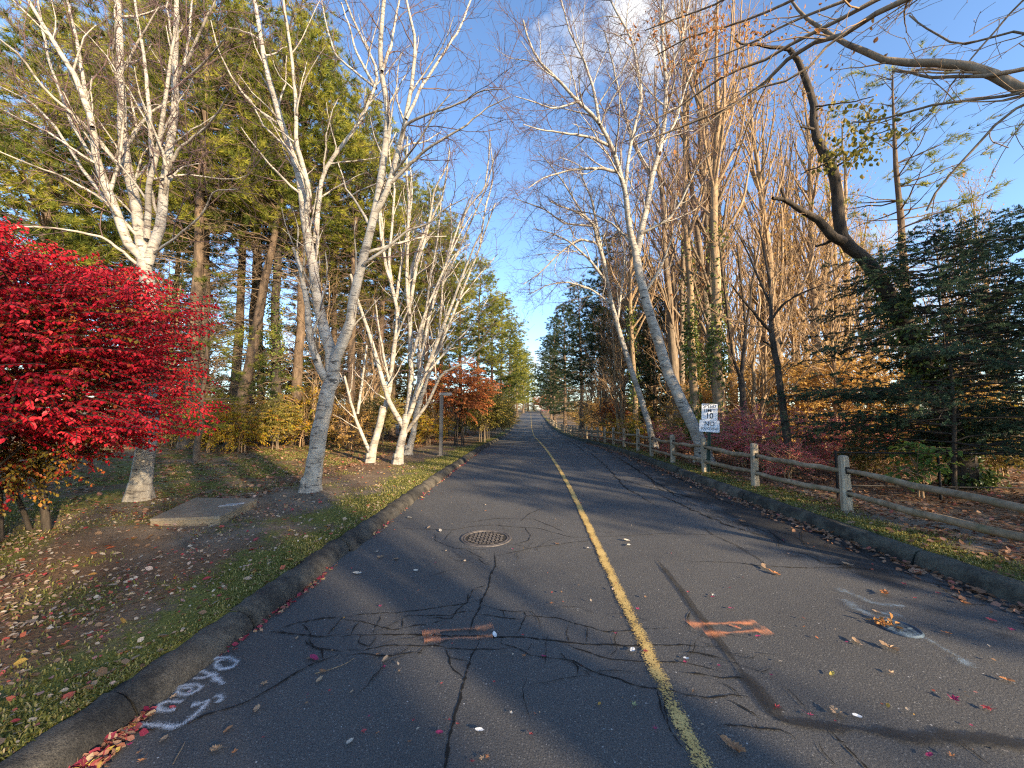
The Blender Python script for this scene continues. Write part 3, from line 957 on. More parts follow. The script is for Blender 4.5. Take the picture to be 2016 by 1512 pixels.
# --- big white birch behind the crimson bush
Y = gY(272, 985)
b = gpt(272, 985)
hero('birch_tree', 'tall many-stemmed white birch rising behind the crimson bush', 'tree', [
    tr([(272, 990), (285, 900), (297, 800), (300, 700), (296, 600), (288, 540), (285, 495)], Y, Y, 41, 27),
    tr([(283, 510), (255, 490), (230, 417), (190, 317), (182, 250), (160, 173), (113, 93), (60, 10), (40, -40)], Y, Y - .9, 22, 7),
    tr([(182, 250), (163, 150), (148, 60), (125, -20)], Y - .5, Y - .2, 10, 5),
    tr([(285, 520), (268, 400), (250, 330), (240, 270), (240, 190), (235, 130), (235, 60), (232, -30)], Y, Y + .5, 26, 12),
    tr([(290, 520), (316, 450), (325, 350), (337, 280), (345, 200), (345, 120), (348, -10)], Y, Y + .2, 24, 10),
    tr([(345, 160), (372, 115), (395, 60), (430, -10)], Y + .2, Y - .3, 9, 4),
    tr([(345, 175), (410, 115), (442, 78)], Y + .2, Y - .5, 7, 3),
    tr([(362, 130), (373, 70), (378, -10)], Y, Y + .3, 6, 4),
    tr([(290, 470), (292, 370), (312, 290), (322, 220), (335, 120), (352, 30)], Y, Y - .6, 15, 5),
    tr([(300, 310), (290, 170), (283, 100), (270, 40), (265, -20)], Y - .2, Y + .6, 10, 5),
    tr([(322, 350), (350, 295), (400, 255), (430, 220), (450, 185)], Y, Y - .8, 9, 2.5),
    tr([(250, 350), (215, 300), (160, 240), (90, 180), (40, 110), (-20, 60)], Y + .1, Y - 1.4, 11, 4),
    tr([(275, 470), (200, 390), (120, 345), (60, 325), (-20, 290)], Y, Y - 1.3, 9, 3),
    tr([(270, 520), (210, 470), (150, 455), (60, 445), (-20, 455)], Y, Y - .9, 8, 3),
    tr([(245, 290), (270, 250), (255, 180), (268, 165)], Y + .4, Y, 7, 3),
    tr([(230, 420), (160, 330), (110, 250), (60, 200), (0, 170)], Y - .2, Y + .8, 9, 3),
    tr([(300, 500), (345, 470), (400, 420), (420, 375), (470, 372)], Y, Y - .9, 7, 2),
    tr([(205, 350), (140, 240), (100, 130), (80, 40), (70, -30)], Y - .3, Y + .9, 8, 4),
], 31, *BT, dens=1.15, footval=.55, twk=dict(L1=(.7, 2.0), spread=(22, 50)))

# --- forked birch at the lawn edge
Y = gY(610, 968)
hero('birch_tree', 'white birch on the lawn forking low into two thick limbs', 'tree', [
    tr([(610, 975), (618, 920), (628, 860), (638, 800), (648, 765), (655, 735)], Y, Y, 38, 33),
    tr([(652, 745), (653, 690), (635, 642), (624, 590), (620, 542), (609, 487), (597, 400), (587, 333), (567, 283), (547, 217), (523, 133), (508, 40), (497, -20)], Y, Y + .9, 27, 8, n=20),
    tr([(655, 745), (664, 690), (687, 653), (694, 598), (709, 524), (727, 468), (745, 383), (755, 317), (762, 250), (765, 207), (750, 150), (749, 83), (753, 20), (760, -30)], Y, Y - .7, 26, 9, n=20),
    tr([(650, 750), (638, 745), (620, 701), (609, 657), (605, 598), (590, 524), (577, 487)], Y, Y - .5, 20, 8, n=20),
    tr([(738, 420), (759, 383), (775, 333), (792, 267), (805, 200), (815, 133), (819, 83), (802, 10), (795, -30)], Y - .3, Y - .9, 16, 5, n=20),
    tr([(600, 430), (612, 380), (583, 283), (583, 200), (573, 100), (560, 20), (555, -30)], Y + .4, Y - .2, 13, 5, n=20),
    tr([(618, 480), (628, 400), (633, 350), (653, 313), (690, 265), (709, 240), (739, 167), (745, 140), (705, 60), (676, -10)], Y + .5, Y + 1.1, 11, 5, n=20),
    tr([(785, 285), (795, 247), (840, 225), (892, 210), (945, 180), (990, 175)], Y - .7, Y - 1.6, 8, 2, n=20),
    tr([(765, 365), (800, 330), (832, 300), (855, 283), (909, 253), (958, 213), (1005, 190)], Y - .4, Y - 1.3, 9, 2, n=20),
    tr([(800, 235), (830, 170), (855, 133), (905, 57), (930, -10)], Y - .8, Y - .2, 8, 4, n=20),
    tr([(716, 520), (760, 490), (800, 455), (850, 438), (875, 410), (920, 388)], Y - .3, Y - 1.0, 8, 2, n=20),
    tr([(670, 395), (720, 370), (770, 350), (820, 315), (850, 300)], Y + .9, Y - .1, 5, 2, n=20),
    tr([(630, 640), (615, 560), (625, 480), (628, 420)], Y + .2, Y + .6, 12, 4, n=20),
    tr([(555, 250), (500, 210), (460, 160), (430, 100), (415, 40)], Y + .7, Y - .2, 7, 2.5, n=20),
    tr([(752, 140), (770, 90), (778, 40), (790, -20)], Y - .6, Y - .2, 8, 4, n=20),
    tr([(672, 5), (690, 60), (700, 100), (740, 175)][::-1], Y + 1., Y + .6, 8, 3, n=20),
    tr([(735, 170), (660, 110), (640, 40), (630, -20)], Y + .9, Y + 1.3, 6, 3, n=20),
    tr([(575, 300), (520, 250), (490, 190), (470, 180)], Y + .6, Y + 1.2, 6, 2, n=20),
], 32, *BT, dens=1.0, footval=.2, twk=dict(L1=(.7, 1.9), spread=(25, 55)))

# --- clump of slim birches by the lamp post
Y = gY(784, 912)
hero('birch_tree', 'slim white birch with fan of thin stems nearest the lamp post', 'tree', [
    tr([(783, 915), (788, 880), (797, 840), (800, 815)], Y, Y, 20, 16),
    tr([(797, 845), (765, 790), (740, 700), (725, 650), (705, 595), (690, 540)], Y, Y - .6, 13, 6),
    tr([(800, 830), (810, 750), (808, 650), (804, 580), (812, 520), (840, 450), (848, 430)], Y, Y + .8, 14, 6),
    tr([(800, 830), (835, 740), (870, 650), (905, 560), (930, 490), (946, 460)], Y, Y - 1., 12, 4),
    tr([(802, 820), (822, 770), (830, 700), (850, 600), (875, 530), (900, 450), (925, 390)], Y, Y + .3, 11, 3),
    tr([(800, 850), (845, 790), (868, 735), (905, 720), (950, 680), (985, 655)], Y, Y - 1.6, 9, 3),
    tr([(812, 700), (835, 620), (878, 520), (905, 460), (930, 420)], Y, Y - .4, 8, 2.5),
    tr([(806, 620), (800, 560), (803, 470), (805, 400), (800, 340), (802, 270)], Y + .2, Y + .9, 9, 4),
    tr([(808, 600), (820, 520), (838, 470), (848, 420), (855, 370), (880, 330), (885, 300)], Y + .4, Y - .2, 9, 3),
    tr([(850, 610), (860, 560), (895, 500), (925, 480)], Y, Y + .8, 6, 2),
    tr([(845, 440), (870, 390), (880, 340), (885, 290)], Y + .8, Y + .3, 6, 3),
    tr([(905, 450), (920, 410), (955, 370), (962, 310), (965, 270)], Y + .3, Y - .5, 5, 3),
    tr([(836, 740), (880, 690), (930, 640), (960, 590)], Y - .4, Y + .5, 6, 2),
], 33, *BT, dens=.8, footval=.2, twk=dict(L1=(.6, 1.6), spread=(18, 45), up=.07))
Y = gY(727, 910)
hero('birch_tree', 'crooked white birch splitting at its foot behind the forked birch', 'tree', [
    tr([(728, 914), (735, 880), (748, 835), (755, 800)], Y, Y, 19, 15),
    tr([(750, 830), (765, 780), (775, 690), (785, 620), (770, 560), (755, 500), (752, 430), (745, 390)], Y, Y + .7, 13, 5),
    tr([(730, 895), (702, 830), (690, 790), (678, 740)], Y, Y - .5, 9, 5),
    tr([(704, 815), (715, 740), (722, 680)], Y - .2, Y + .4, 7, 4),
    tr([(772, 690), (790, 640), (805, 605)], Y + .4, Y - .2, 7, 3),
    tr([(772, 560), (765, 520), (772, 440), (778, 370), (765, 300), (770, 250)], Y + .5, Y + .2, 8, 3),
    tr([(780, 590), (790, 520), (805, 440), (812, 380), (808, 330)], Y + .5, Y + 1.1, 8, 3),
    tr([(755, 500), (747, 440), (748, 370), (758, 310), (780, 260)], Y + .6, Y, 6, 3),
    tr([(768, 760), (755, 700), (745, 640), (738, 590)], Y + .1, Y - .7, 7, 3),
    tr([(778, 640), (800, 560), (820, 520)], Y + .4, Y + 1., 5, 2),
], 34, *BT, dens=.75, footval=.2, twk=dict(L1=(.5, 1.4), spread=(18, 45), up=.07))
Y = gY(850, 897)
hero('birch_tree', 'thin pale birch leaning right just behind the fan-stemmed birch', 'tree', [
    tr([(803, 895), (812, 860), (820, 815), (832, 770)], Y, Y, 15, 11),
    tr([(828, 790), (850, 720), (880, 650), (915, 560), (940, 500), (960, 440), (975, 400)], Y, Y - .5, 9, 3),
    tr([(830, 780), (822, 700), (838, 620), (845, 560), (862, 470), (868, 400)], Y, Y + .8, 8, 3),
    tr([(860, 690), (868, 620), (872, 540), (890, 470), (886, 400)], Y, Y + .5, 6, 3),
    tr([(905, 590), (945, 540), (980, 500)], Y - .3, Y + .5, 4, 2),
    tr([(872, 560), (900, 500), (930, 430), (958, 370), (975, 300)], Y + .3, Y - .3, 6, 2.5),
    tr([(945, 480), (955, 410), (972, 350), (965, 280)], Y - .4, Y, 5, 2.5),
], 35, *BT, dens=1.0, footval=.2, twk=dict(L1=(.7, 1.8), spread=(20, 50), up=.05))

# --- leaning birches behind the right fence
Y = 10.4
hero('birch_tree', 'stout white birch leaning over the fence beside the speed sign', 'tree', [
    tr([(1386, 905), (1377, 860), (1350, 810), (1315, 735), (1290, 650), (1270, 590), (1255, 520), (1250, 485)], Y, Y, 28, 17),
    tr([(1252, 500), (1239, 450), (1232, 383), (1219, 333), (1205, 290), (1185, 250), (1169, 228), (1135, 197), (1102, 160), (1065, 127), (1042, 87), (1030, 40)], Y, Y - 1.5, 15, 4, n=20),
    tr([(1255, 500), (1259, 473), (1272, 417), (1282, 350), (1299, 300), (1309, 233), (1312, 167), (1305, 100), (1302, 40), (1305, -20)], Y, Y + .5, 15, 6, n=20),
    tr([(1311, 170), (1325, 120), (1339, 93), (1350, 40), (1362, -20)], Y + .4, Y, 8, 3, n=20),
    tr([(1230, 375), (1240, 290), (1265, 190), (1245, 80), (1205, 7), (1195, -20)], Y - .2, Y + .6, 9, 4, n=20),
    tr([(1205, 290), (1165, 270), (1110, 262), (1060, 255), (1030, 245)], Y - .5, Y - 1.4, 8, 2, n=20),
    tr([(1180, 245), (1170, 180), (1150, 120), (1120, 60), (1105, 0)], Y - .8, Y - .2, 8, 3, n=20),
    tr([(1222, 340), (1180, 330), (1120, 335), (1070, 350), (1040, 370)], Y - .3, Y - 1., 8, 2, n=20),
    tr([(1262, 460), (1320, 430), (1350, 380), (1370, 330), (1400, 300)], Y, Y - .7, 8, 2, n=20),
    tr([(1270, 575), (1300, 530), (1330, 450), (1345, 420)], Y, Y - .4, 7, 2, n=20),
    tr([(1282, 350), (1250, 290), (1225, 210), (1205, 120), (1190, 60)], Y + .3, Y + 1., 8, 3, n=20),
    tr([(1245, 480), (1220, 455), (1205, 440), (1165, 420), (1130, 415)], Y, Y + .6, 6, 2, n=20),
    tr([(1140, 200), (1090, 215), (1050, 200), (1015, 190)], Y - 1., Y - 1.6, 5, 2, n=20),
    tr([(1300, 290), (1330, 240), (1350, 170), (1375, 110)], Y + .4, Y + 1., 7, 2.5, n=20),
], 36, *BT, dens=1.6, footval=.3, twk=dict(L1=(.8, 2.2), spread=(25, 60), up=.03))
Y = 14.5
hero('birch_tree', 'slender pale birch curving left over the fence, further up the road', 'tree', [
    tr([(1287, 880), (1275, 825), (1263, 790), (1240, 720), (1215, 640), (1200, 580), (1190, 520)], Y, Y, 14, 9),
    tr([(1192, 530), (1185, 500), (1175, 470), (1168, 440), (1149, 423), (1125, 413), (1105, 407), (1080, 395)], Y, Y - 1., 10, 3),
    tr([(1190, 525), (1180, 470), (1172, 430), (1165, 390), (1150, 360), (1140, 330)], Y, Y + .5, 9, 3),
    tr([(1198, 560), (1160, 510), (1120, 475), (1090, 460), (1050, 450)], Y, Y - 1., 7, 2),
    tr([(1215, 640), (1225, 560), (1230, 500), (1215, 450), (1200, 400)], Y, Y + .6, 6, 2),
    tr([(1180, 480), (1140, 470), (1100, 500), (1060, 540), (1030, 560)], Y, Y - .8, 6, 2),
    tr([(1205, 600), (1165, 570), (1120, 555), (1080, 560), (1040, 580)], Y, Y - .8, 5, 2),
    tr([(1150, 425), (1110, 360), (1080, 320), (1060, 300)], Y - .3, Y, 5, 2),
    tr([(1165, 445), (1110, 440), (1070, 410), (1040, 400), (1010, 390)], Y - .4, Y - .8, 5, 2),
], 37, *BT, dens=1.5, footval=.2, twk=dict(L1=(.9, 2.2), spread=(25, 60), up=.02))

# --- twisted dark tree with ivy on its trunk
Y = 7.6
tw, (twB, twC), twbase = hero('twisted_tree', 'dark twisted tree with ivy-wrapped leaning trunk and crooked bare top', 'tree', [
    tr([(1909, 965), (1875, 856), (1853, 782), (1824, 719), (1787, 657), (1750, 579), (1713, 524), (1690, 498), (1671, 487), (1655, 465), (1649, 400), (1644, 350), (1631, 317), (1611, 283), (1601, 247), (1602, 200), (1591, 167), (1577, 140), (1571, 113), (1554, 97)], Y + .6, Y - .6, 46, 11, n=34),
    tr([(1658, 475), (1641, 467), (1611, 433), (1577, 413), (1544, 393), (1521, 390)], Y - .2, Y - .7, 22, 7),
    tr([(1554, 97), (1535, 95), (1517, 93), (1487, 87), (1457, 87), (1447, 73)], Y - .6, Y - .8, 9, 4),
    tr([(1601, 255), (1590, 252), (1575, 250)], Y - .5, Y - .6, 7, 3),
    tr([(1545, 393), (1540, 380), (1538, 370)], Y - .6, Y - .6, 6, 3),
    tr([(1640, 470), (1625, 480), (1605, 485)], Y - .2, Y - .1, 8, 4),
    tr([(1636, 335), (1660, 320), (1690, 290), (1720, 265), (1755, 255)], Y - .4, Y - .9, 5, 2),
    tr([(1605, 210), (1640, 205), (1680, 200), (1720, 190)], Y - .5, Y - .9, 4, 2),
    tr([(1630, 320), (1610, 330), (1590, 335), (1575, 345)], Y - .4, Y - .1, 4, 2),
], 41, MAT['dark_bark'], MAT['twig'], dens=.35, twk=dict(L1=(.3, .8), L2=(.12, .3), L3=(.08, .2), t0=.5), whiteL1=False, roots=False)
mb = MB()
g = np.random.default_rng(5)
pp = []
for u0, v0, su, sv, n in [(1690, 270, 45, 32, 90), (1720, 225, 40, 22, 40), (1625, 310, 25, 22, 45), (1660, 300, 40, 22, 60), (1765, 258, 30, 10, 30), (1650, 210, 30, 14, 18), (1690, 310, 40, 18, 40)]:
    for _ in range(n):
        pp.append(at(u0 + g.normal(0, su * .6), v0 + g.normal(0, sv * .6), Y - .6 + g.normal(0, .35))[:])
pp = np.array(pp)
d = norm(g.normal(size=(len(pp), 3)) * .6 + [0, 0, -1.])
leaves(mb, pp, d, rdir(len(pp), g), g.uniform(.06, .12, len(pp)), g.uniform(0, .9, len(pp)))
mb.build('leaves', MAT['olive'], tw, twbase)


def ivy(mb, P, R, n, t0, t1, size, g, thick=.08):
    t = t0 + (t1 - t0) * g.uniform(0, 1, n) ** 1.35
    t = t[g.uniform(0, 1, n) < .55 + .45 * np.sin(t * 31 + 2 * np.sin(t * 9))]; n = len(t)
    pos, tan, rad = sample(P[None], R[None], np.zeros(n, int), t)
    o = rdir(n, g); o = norm(o - (o * tan).sum(1, keepdims=True) * tan)
    off = rad + np.abs(g.normal(0, thick, n)) * (.5 + .8 * np.sin(t * 23 + 1) ** 2)
    p = pos + o * off[:, None]
    d = norm(o * .5 + g.normal(size=o.shape) * .5 + [0, 0, -.6])
    leaves(mb, p, d, norm(o + .5 * g.normal(size=o.shape)), g.uniform(size[0], size[1], n), np.clip(g.normal(.5, .28, n), 0, 1))


P, R = limb([(1909, 955), (1875, 856), (1853, 782), (1824, 719), (1787, 657), (1750, 579), (1713, 524)], Y + .6, Y, 52, 34, n=20)
mb = MB(); ivy(mb, P, R, 4200, .02, .97, (.05, .1), g, .09)
mb.build('ivy', MAT['ivy'], tw, twbase)

# --- crooked small tree in front of the pink shrubs
Y = 9.0
hero('crooked_tree', 'small crooked dark tree standing among the pink shrubs behind the fence', 'tree', [
    tr([(1561, 930), (1552, 880), (1540, 790), (1530, 720), (1520, 665), (1517, 640)], Y, Y, 17, 11),
    tr([(1519, 655), (1500, 635), (1480, 610), (1462, 590), (1440, 560)], Y, Y - .7, 8, 3),
    tr([(1517, 645), (1518, 600), (1515, 555), (1505, 500), (1495, 450)], Y, Y + .5, 8, 3),
    tr([(1518, 630), (1540, 600), (1570, 580), (1620, 560)], Y, Y - .4, 6, 2),
    tr([(1525, 690), (1510, 675), (1503, 672)], Y, Y - .2, 7, 4),
    tr([(1517, 600), (1490, 540), (1470, 490), (1440, 440)], Y + .2, Y + .7, 6, 2),
], 42, MAT['dark_bark'], MAT['twig'], dens=.8, whiteL1=False)
Y = 11.5
hero('crooked_tree', 'dark forked sapling with a bent limb between the ivy trunk and the small crooked tree', 'tree', [
    tr([(1472, 905), (1468, 840), (1460, 760), (1458, 740)], Y, Y, 17, 12),
    tr([(1458, 745), (1465, 690), (1468, 640), (1460, 560), (1450, 480)], Y, Y + .4, 9, 4),
    tr([(1458, 745), (1442, 700), (1435, 640), (1425, 560), (1415, 470)], Y, Y - .6, 7, 3),
    tr([(1468, 650), (1475, 610), (1480, 560), (1495, 480)], Y, Y - .3, 6, 3),
], 43, MAT['dark_bark'], MAT['twig'], dens=.7, whiteL1=False)

# --- big tree whose trunk stands outside the picture; its limbs reach in from the upper right
tb = np.array([7.3, 3.2, float(gz(7.3, 3.2))])
hub = np.array([7.1, 3.3, 5.0]); hub2 = np.array([6.7, 3.4, 7.0])


def inl(start, pts, y0, y1, w0, w1, n=22):
    P, R = limb(pts, y0, y1, w0, w1, n=n)
    P = resample(np.vstack([np.array(start)[None], P]), n)
    return P, R


ov = [
    (resample(np.array([tb, tb + [.0, 0, 1.2], [7.2, 3.25, 3.2], hub, hub2, [6.2, 3.4, 8.6]]), 16), np.linspace(.26, .10, 16)),
    inl(hub, [(2030, 190), (1961, 147), (1894, 123), (1811, 127), (1744, 120), (1694, 97), (1654, 80), (1624, 63), (1577, 27), (1557, 0)], 3.9, 5.2, 30, 5),
    inl(hub2, [(1791, -5), (1744, 13), (1694, 50), (1644, 77), (1577, 90), (1544, 123), (1504, 167), (1444, 207), (1384, 233), (1344, 248), (1250, 285)], 4.0, 5.8, 19, 3),
    inl(hub2, [(1737, -5), (1661, 33), (1627, 53), (1564, 83), (1511, 117), (1444, 140), (1377, 180), (1344, 207), (1260, 250)], 4.2, 5.6, 16, 2.5),
    inl(hub2, [(1700, 40), (1640, 78), (1577, 150), (1540, 160), (1500, 170), (1430, 215), (1350, 275)], 4.3, 5.0, 12, 2.5),
    inl(hub, [(2030, 195), (1977, 227), (1927, 283), (1880, 335), (1844, 373), (1824, 415)], 3.7, 4.2, 10, 4),
    inl(hub, [(2010, 182), (1961, 193), (1844, 203), (1761, 230), (1704, 240), (1680, 240)], 3.9, 5.2, 10, 3),
    inl(hub, [(1950, 148), (1894, 150), (1827, 153), (1794, 143), (1757, 140)], 4.0, 4.9, 14, 4),
    inl(hub2, [(2040, 70), (1990, 60), (1930, 80), (1880, 90), (1830, 60), (1790, 30)], 4.0, 4.7, 8, 3),
    inl(hub2, [(1740, -30), (1620, 20), (1560, 40), (1500, 75), (1420, 110), (1350, 130)], 4.5, 5.8, 12, 2.5),
    inl(hub2, [(1690, -60), (1600, -20), (1520, 20), (1440, 50), (1360, 70), (1290, 110)], 4.5, 6.2, 12, 2.5),
    inl(hub2, [(1600, -120), (1500, -60), (1430, 0), (1350, 30), (1270, 60)], 4.4, 6.0, 12, 2.5),
    inl(hub2, [(2080, -20), (2010, 0), (1960, 60), (1900, 130), (1870, 170)], 3.9, 4.4, 8, 3),
]
ot, (oB, oC), obase = hero('overhanging_tree', 'dark bare limbs with a few brown leaves reaching in from the upper right corner', 'tree', ov, 44, MAT['grey_bark'], MAT['twig'], dens=.75, whiteL1=False, twk=dict(L1=(.5, 1.5), spread=(20, 55), up=-.01, L2=(.2, .5), L3=(.1, .25), t0=.3))
ends = np.concatenate([oB[:, -1], oC[:, -1]])
px = (np.array([CAM_M.transposed() @ Vector(p - np.array([0, 0, CAM_H])) for p in ends]))
uu = 1008 - F * px[:, 0] / px[:, 2]; vv = 756 + F * px[:, 1] / px[:, 2]
g = np.random.default_rng(9)
pk = (g.uniform(0, 1, len(ends)) < np.where(ends[:, 0] < 4.0, .34, .03))
e = ends[pk]
zone = (uu > 1230) & (uu < 1500) & (vv < 135)
e = np.concatenate([e, np.repeat(ends[zone], 3, 0)])
e = np.repeat(e, 2, 0) + g.normal(0, .06, (2 * len(e), 3))
mb = MB(); leaves(mb, e, norm(g.normal(size=e.shape) * .6 + [0, 0, -1]), rdir(len(e), g), g.uniform(.035, .075, len(e)), g.uniform(.1, 1, len(e)))
mb.build('leaves', MAT['brown'], ot, obase)
# ------------------------------------------------------------------ tree kinds that repeat
def pine_parts(seed, H=17., hc=5.5, Rm=3.4, needle_mat='pine', dead=True, droop=0., layered=0., nb=5, dens=1.0, tuft=dict(), tr_r=.23, dead_len=(1.0, 2.6), top_taper=.16, lean=0.):
    g = np.random.default_rng(seed)
    n = 16
    z = np.linspace(-.1, H, n)
    tx = np.cumsum(g.normal(0, .05, n)) * .6 + lean * z; ty = np.cumsum(g.normal(0, .05, n)) * .6
    tx -= tx[0]; ty -= ty[0]
    TP = np.stack([tx, ty, z], -1); TR = tr_r * np.clip(1 - z / H, 0.02, 1) ** .8 + .01
    mt = MB(); tubes(mt, TP, TR * (1 + .5 * np.exp(-z / .3)), 10, 0., 0, rough=.05)
    mbr = MB(); mn = MB()
    S = []; SR = []; Dd = []; DR = []
    zz = 1.2
    while zz < H - .15:
        live = zz > hc
        f = (zz - hc) / (H - hc)
        for k in range(nb if live else 5):
            az = g.uniform(0, 2 * PI)
            if live:
                prof = np.interp(f, [0, .22, .5, .8, 1], [.72, 1, .82, .48, top_taper])
                L = Rm * prof * g.uniform(.65, 1.12)
                el = np.radians(np.interp(f, [0, .5, 1], [-2, 18, 55]) + g.normal(0, 7)) - droop
            else:
                if not dead or g.uniform() < .25: continue
                L = g.uniform(*dead_len); el = np.radians(g.normal(2, 12))
            t = np.linspace(0, 1, 7)
            zc = np.interp(zz, z, TP[:, 2]); x0 = np.interp(zz, z, TP[:, 0]); y0 = np.interp(zz, z, TP[:, 1])
            curl = (.10 if live else -.06) * L - droop * L * .25
            p = np.stack([x0 + np.cos(az) * L * t * np.cos(el), y0 + np.sin(az) * L * t * np.cos(el), zc + L * t * np.sin(el) + curl * t ** 2], -1)
            p[1:] += g.normal(0, .03, (6, 3)) * L * .4
            r = np.linspace(max(.012, .012 * L), .004, 7)
            (S if live else Dd).append(p); (SR if live else DR).append(r)
        zz += g.uniform(.34, .6) if layered == 0 else g.uniform(.42, .62)
    S = np.array(S); SR = np.array(SR)
    tubes(mbr, S, SR, 4, 0., 0)
    A, AR = grow(S, SR, per_m=2.6 * dens, t0=.25, t1=1, ang=(30, 60), length=(.45, 1.0), tfall=.45, rr=.6, n=5, wob=.08, up=.02, flat=.55 + layered * .3, g=g, rmin=.004)
    tubes(mbr, A, AR, 3, 0., 0)
    B, BR = grow(A, AR, per_m=5.0 * dens, t0=.2, t1=1, ang=(25, 55), length=(.16, .36), tfall=.3, rr=.6, n=3, wob=.1, up=.05, flat=.4 + layered * .4, g=g, rmin=.003)
    pts = np.concatenate([B[:, -1], B[:, 1], A[:, -1], A[:, 3], S[:, -1]])
    dr = np.concatenate([norm(B[:, -1] - B[:, -2]), norm(B[:, 1] - B[:, 0]), norm(A[:, -1] - A[:, -2]), norm(A[:, 3] - A[:, 2]), norm(S[:, -1] - S[:, -2])])
    cl = np.clip(.5 + .22 * g.normal(size=len(pts)) + .25 * np.sin(pts[:, 0] * 1.3 + 2 * pts[:, 2]), 0, 1)
    needles(mn, pts, norm(dr + [0, 0, .15]), val=cl, g=g, **tuft)
    if Dd:
        Dd = np.array(Dd); DR = np.array(DR)
        tubes(mbr, Dd, DR, 4, 0., 1)
        A, AR = grow(Dd, DR, per_m=4.5, t0=.2, t1=1, ang=(30, 75), length=(.35, 1.1), tfall=.3, rr=.5, n=5, wob=.2, up=-.02, g=g, rmin=.006)
        tubes(mbr, A, AR, 3, 0., 1)
        B, BR = grow(A, AR, per_m=5, t0=.2, t1=1, ang=(30, 70), length=(.15, .45), tfall=.3, rr=.5, n=3, wob=.2, g=g, rmin=.0045)
        tubes(mbr, B, BR, 3, 0., 1)
    return mt, mbr, mn, needle_mat


def pine(name, parts, label=None, cat='tree', group=None):
    mt, mbr, mn, nm = parts
    root = empty(name, (0, 0, 0), label, cat, group)
    mt.build('trunk', [MAT['pine_bark']], root)
    mbr.build('branches', [MAT['pine_bark'], MAT['dead_twig']], root)
    mn.build('crown', [MAT[nm]], root)
    return root


class Proto:
    """first use moves the built tree itself, later uses copy it"""
    def __init__(s, root): s.root = root; s.used = False

    def put(s, x, y, label, group=None, rz=0., sc=1.0, tilt=(0, 0), z=None, szz=None):
        o = s.root if not s.used else copy_tree(s.root)
        s.used = True
        o.location = (x, y, float(gz(x, y)) - .03 if z is None else z)
        o.rotation_euler = (tilt[0], tilt[1], rz)
        o.scale = (sc, sc, sc if szz is None else szz)
        o['label'] = label
        if group: o['group'] = group
        return o


TUFT = dict(m=13, length=.30, width=.024, cone=(10, 62))
PINES = [Proto(pine('pine_tree', pine_parts(50 + i, H=h, hc=c, Rm=r, tuft=TUFT, dens=d, lean=l))) for i, (h, c, r, d, l) in enumerate([(19, 7.8, 4.5, 1.1, .0), (19, 8.8, 4.2, 1.1, .012), (20.5, 9.4, 4.2, 1.05, -.01), (17, 2.8, 4.2, 1.15, .0)])]
SPRUCE = [Proto(pine('pine_tree', pine_parts(60 + i, H=h, hc=c, Rm=r, needle_mat='pine_dark', tuft=dict(m=13, length=.28, width=.026, cone=(12, 65)), dens=1.1, dead_len=(1.4, 3.4)))) for i, (h, c, r) in enumerate([(16, 4.8, 4.0), (17, 2.0, 4.2)])]


def bare_parts(seed, H=14, nl=46, ang=(14, 34), L=(2.2, 5.4), up=.12, r=.17, leafy=0., fork=False, dens=1.0, tw=1.0, t0=.22):
    g = np.random.default_rng(seed)
    mt = MB(); mc = MB(); ml = MB()
    n = 14
    z = np.linspace(-.1, H, n)
    stems = []
    k = 1 if not fork else g.integers(2, 4)
    for q in range(k):
        a = g.uniform(0, 6.28); lean = g.uniform(.03, .11) * (1 if fork else .35)
        hh = H * (1 if q == 0 else g.uniform(.75, .98))
        zz = np.linspace(-.1, hh, n)
        x = np.cos(a) * lean * zz + np.cumsum(g.normal(0, .06, n)); y = np.sin(a) * lean * zz + np.cumsum(g.normal(0, .06, n))
        P = np.stack([x - x[0], y - y[0], zz], -1)
        R = r * (1 if q == 0 else .75) * np.clip(1 - zz / hh, .03, 1) ** .75 + .006
        stems.append((P, R))
        tubes(mt, P, R * (1 + .6 * np.exp(-zz / .25)), 9, 0., 0, rough=.03)
    TP = np.stack([p for p, _ in stems]); TR = np.stack([q for _, q in stems])
    A, AR = grow(TP, TR, count=nl // k, t0=t0, t1=.98, ang=ang, length=L, tfall=.55, rr=.55, n=8, wob=.07, up=up, g=g, rmin=.006)
    tubes(mc, A, AR, 5, 0., 0)
    B, BR = grow(A, AR, per_m=2.6 * dens, t0=.12, t1=1, ang=(16, 42), length=(.6, 1.7), tfall=.45, rr=.6, n=6, wob=.09, up=up * .8, g=g, rmin=.0055 * tw)
    tubes(mc, B, BR, 3, 0., 1)
    Cc, CR = grow(B, BR, per_m=3.6 * dens, t0=.12, t1=1, ang=(18, 48), length=(.25, .7), tfall=.3, rr=.6, n=4, wob=.14, up=up * .5, g=g, rmin=.0042 * tw)
    tubes(mc, Cc, CR, 3, 0., 1)
    if leafy:
        e = np.concatenate([Cc[:, -1], Cc[:, 1], B[:, -1]])
        nzv = np.sin(e[:, 0] * 1.1 + seed) + np.sin(e[:, 1] * 1.3) + np.sin(e[:, 2] * .9 + seed)
        e = e[g.uniform(0, 1, len(e)) < leafy * (1 + .6 * nzv)]
        e = e + g.normal(0, .05, e.shape)
        leaves(ml, e, norm(g.normal(size=e.shape) * .7 + [0, 0, -1]), rdir(len(e), g), g.uniform(.07, .13, len(e)), g.uniform(0, 1, len(e)), shape='diamond')
    return mt, mc, ml


def bare(name, parts, bark, leafmat='brown', twig='twig'):
    mt, mc, ml = parts
    root = empty(name, (0, 0, 0), None, 'tree')
    mt.build('trunk', [MAT[bark]], root)
    mc.build('crown', [MAT[bark], MAT[twig]], root)
    if ml.n:
        ml.build('leaves', MAT[leafmat], root)
    return root


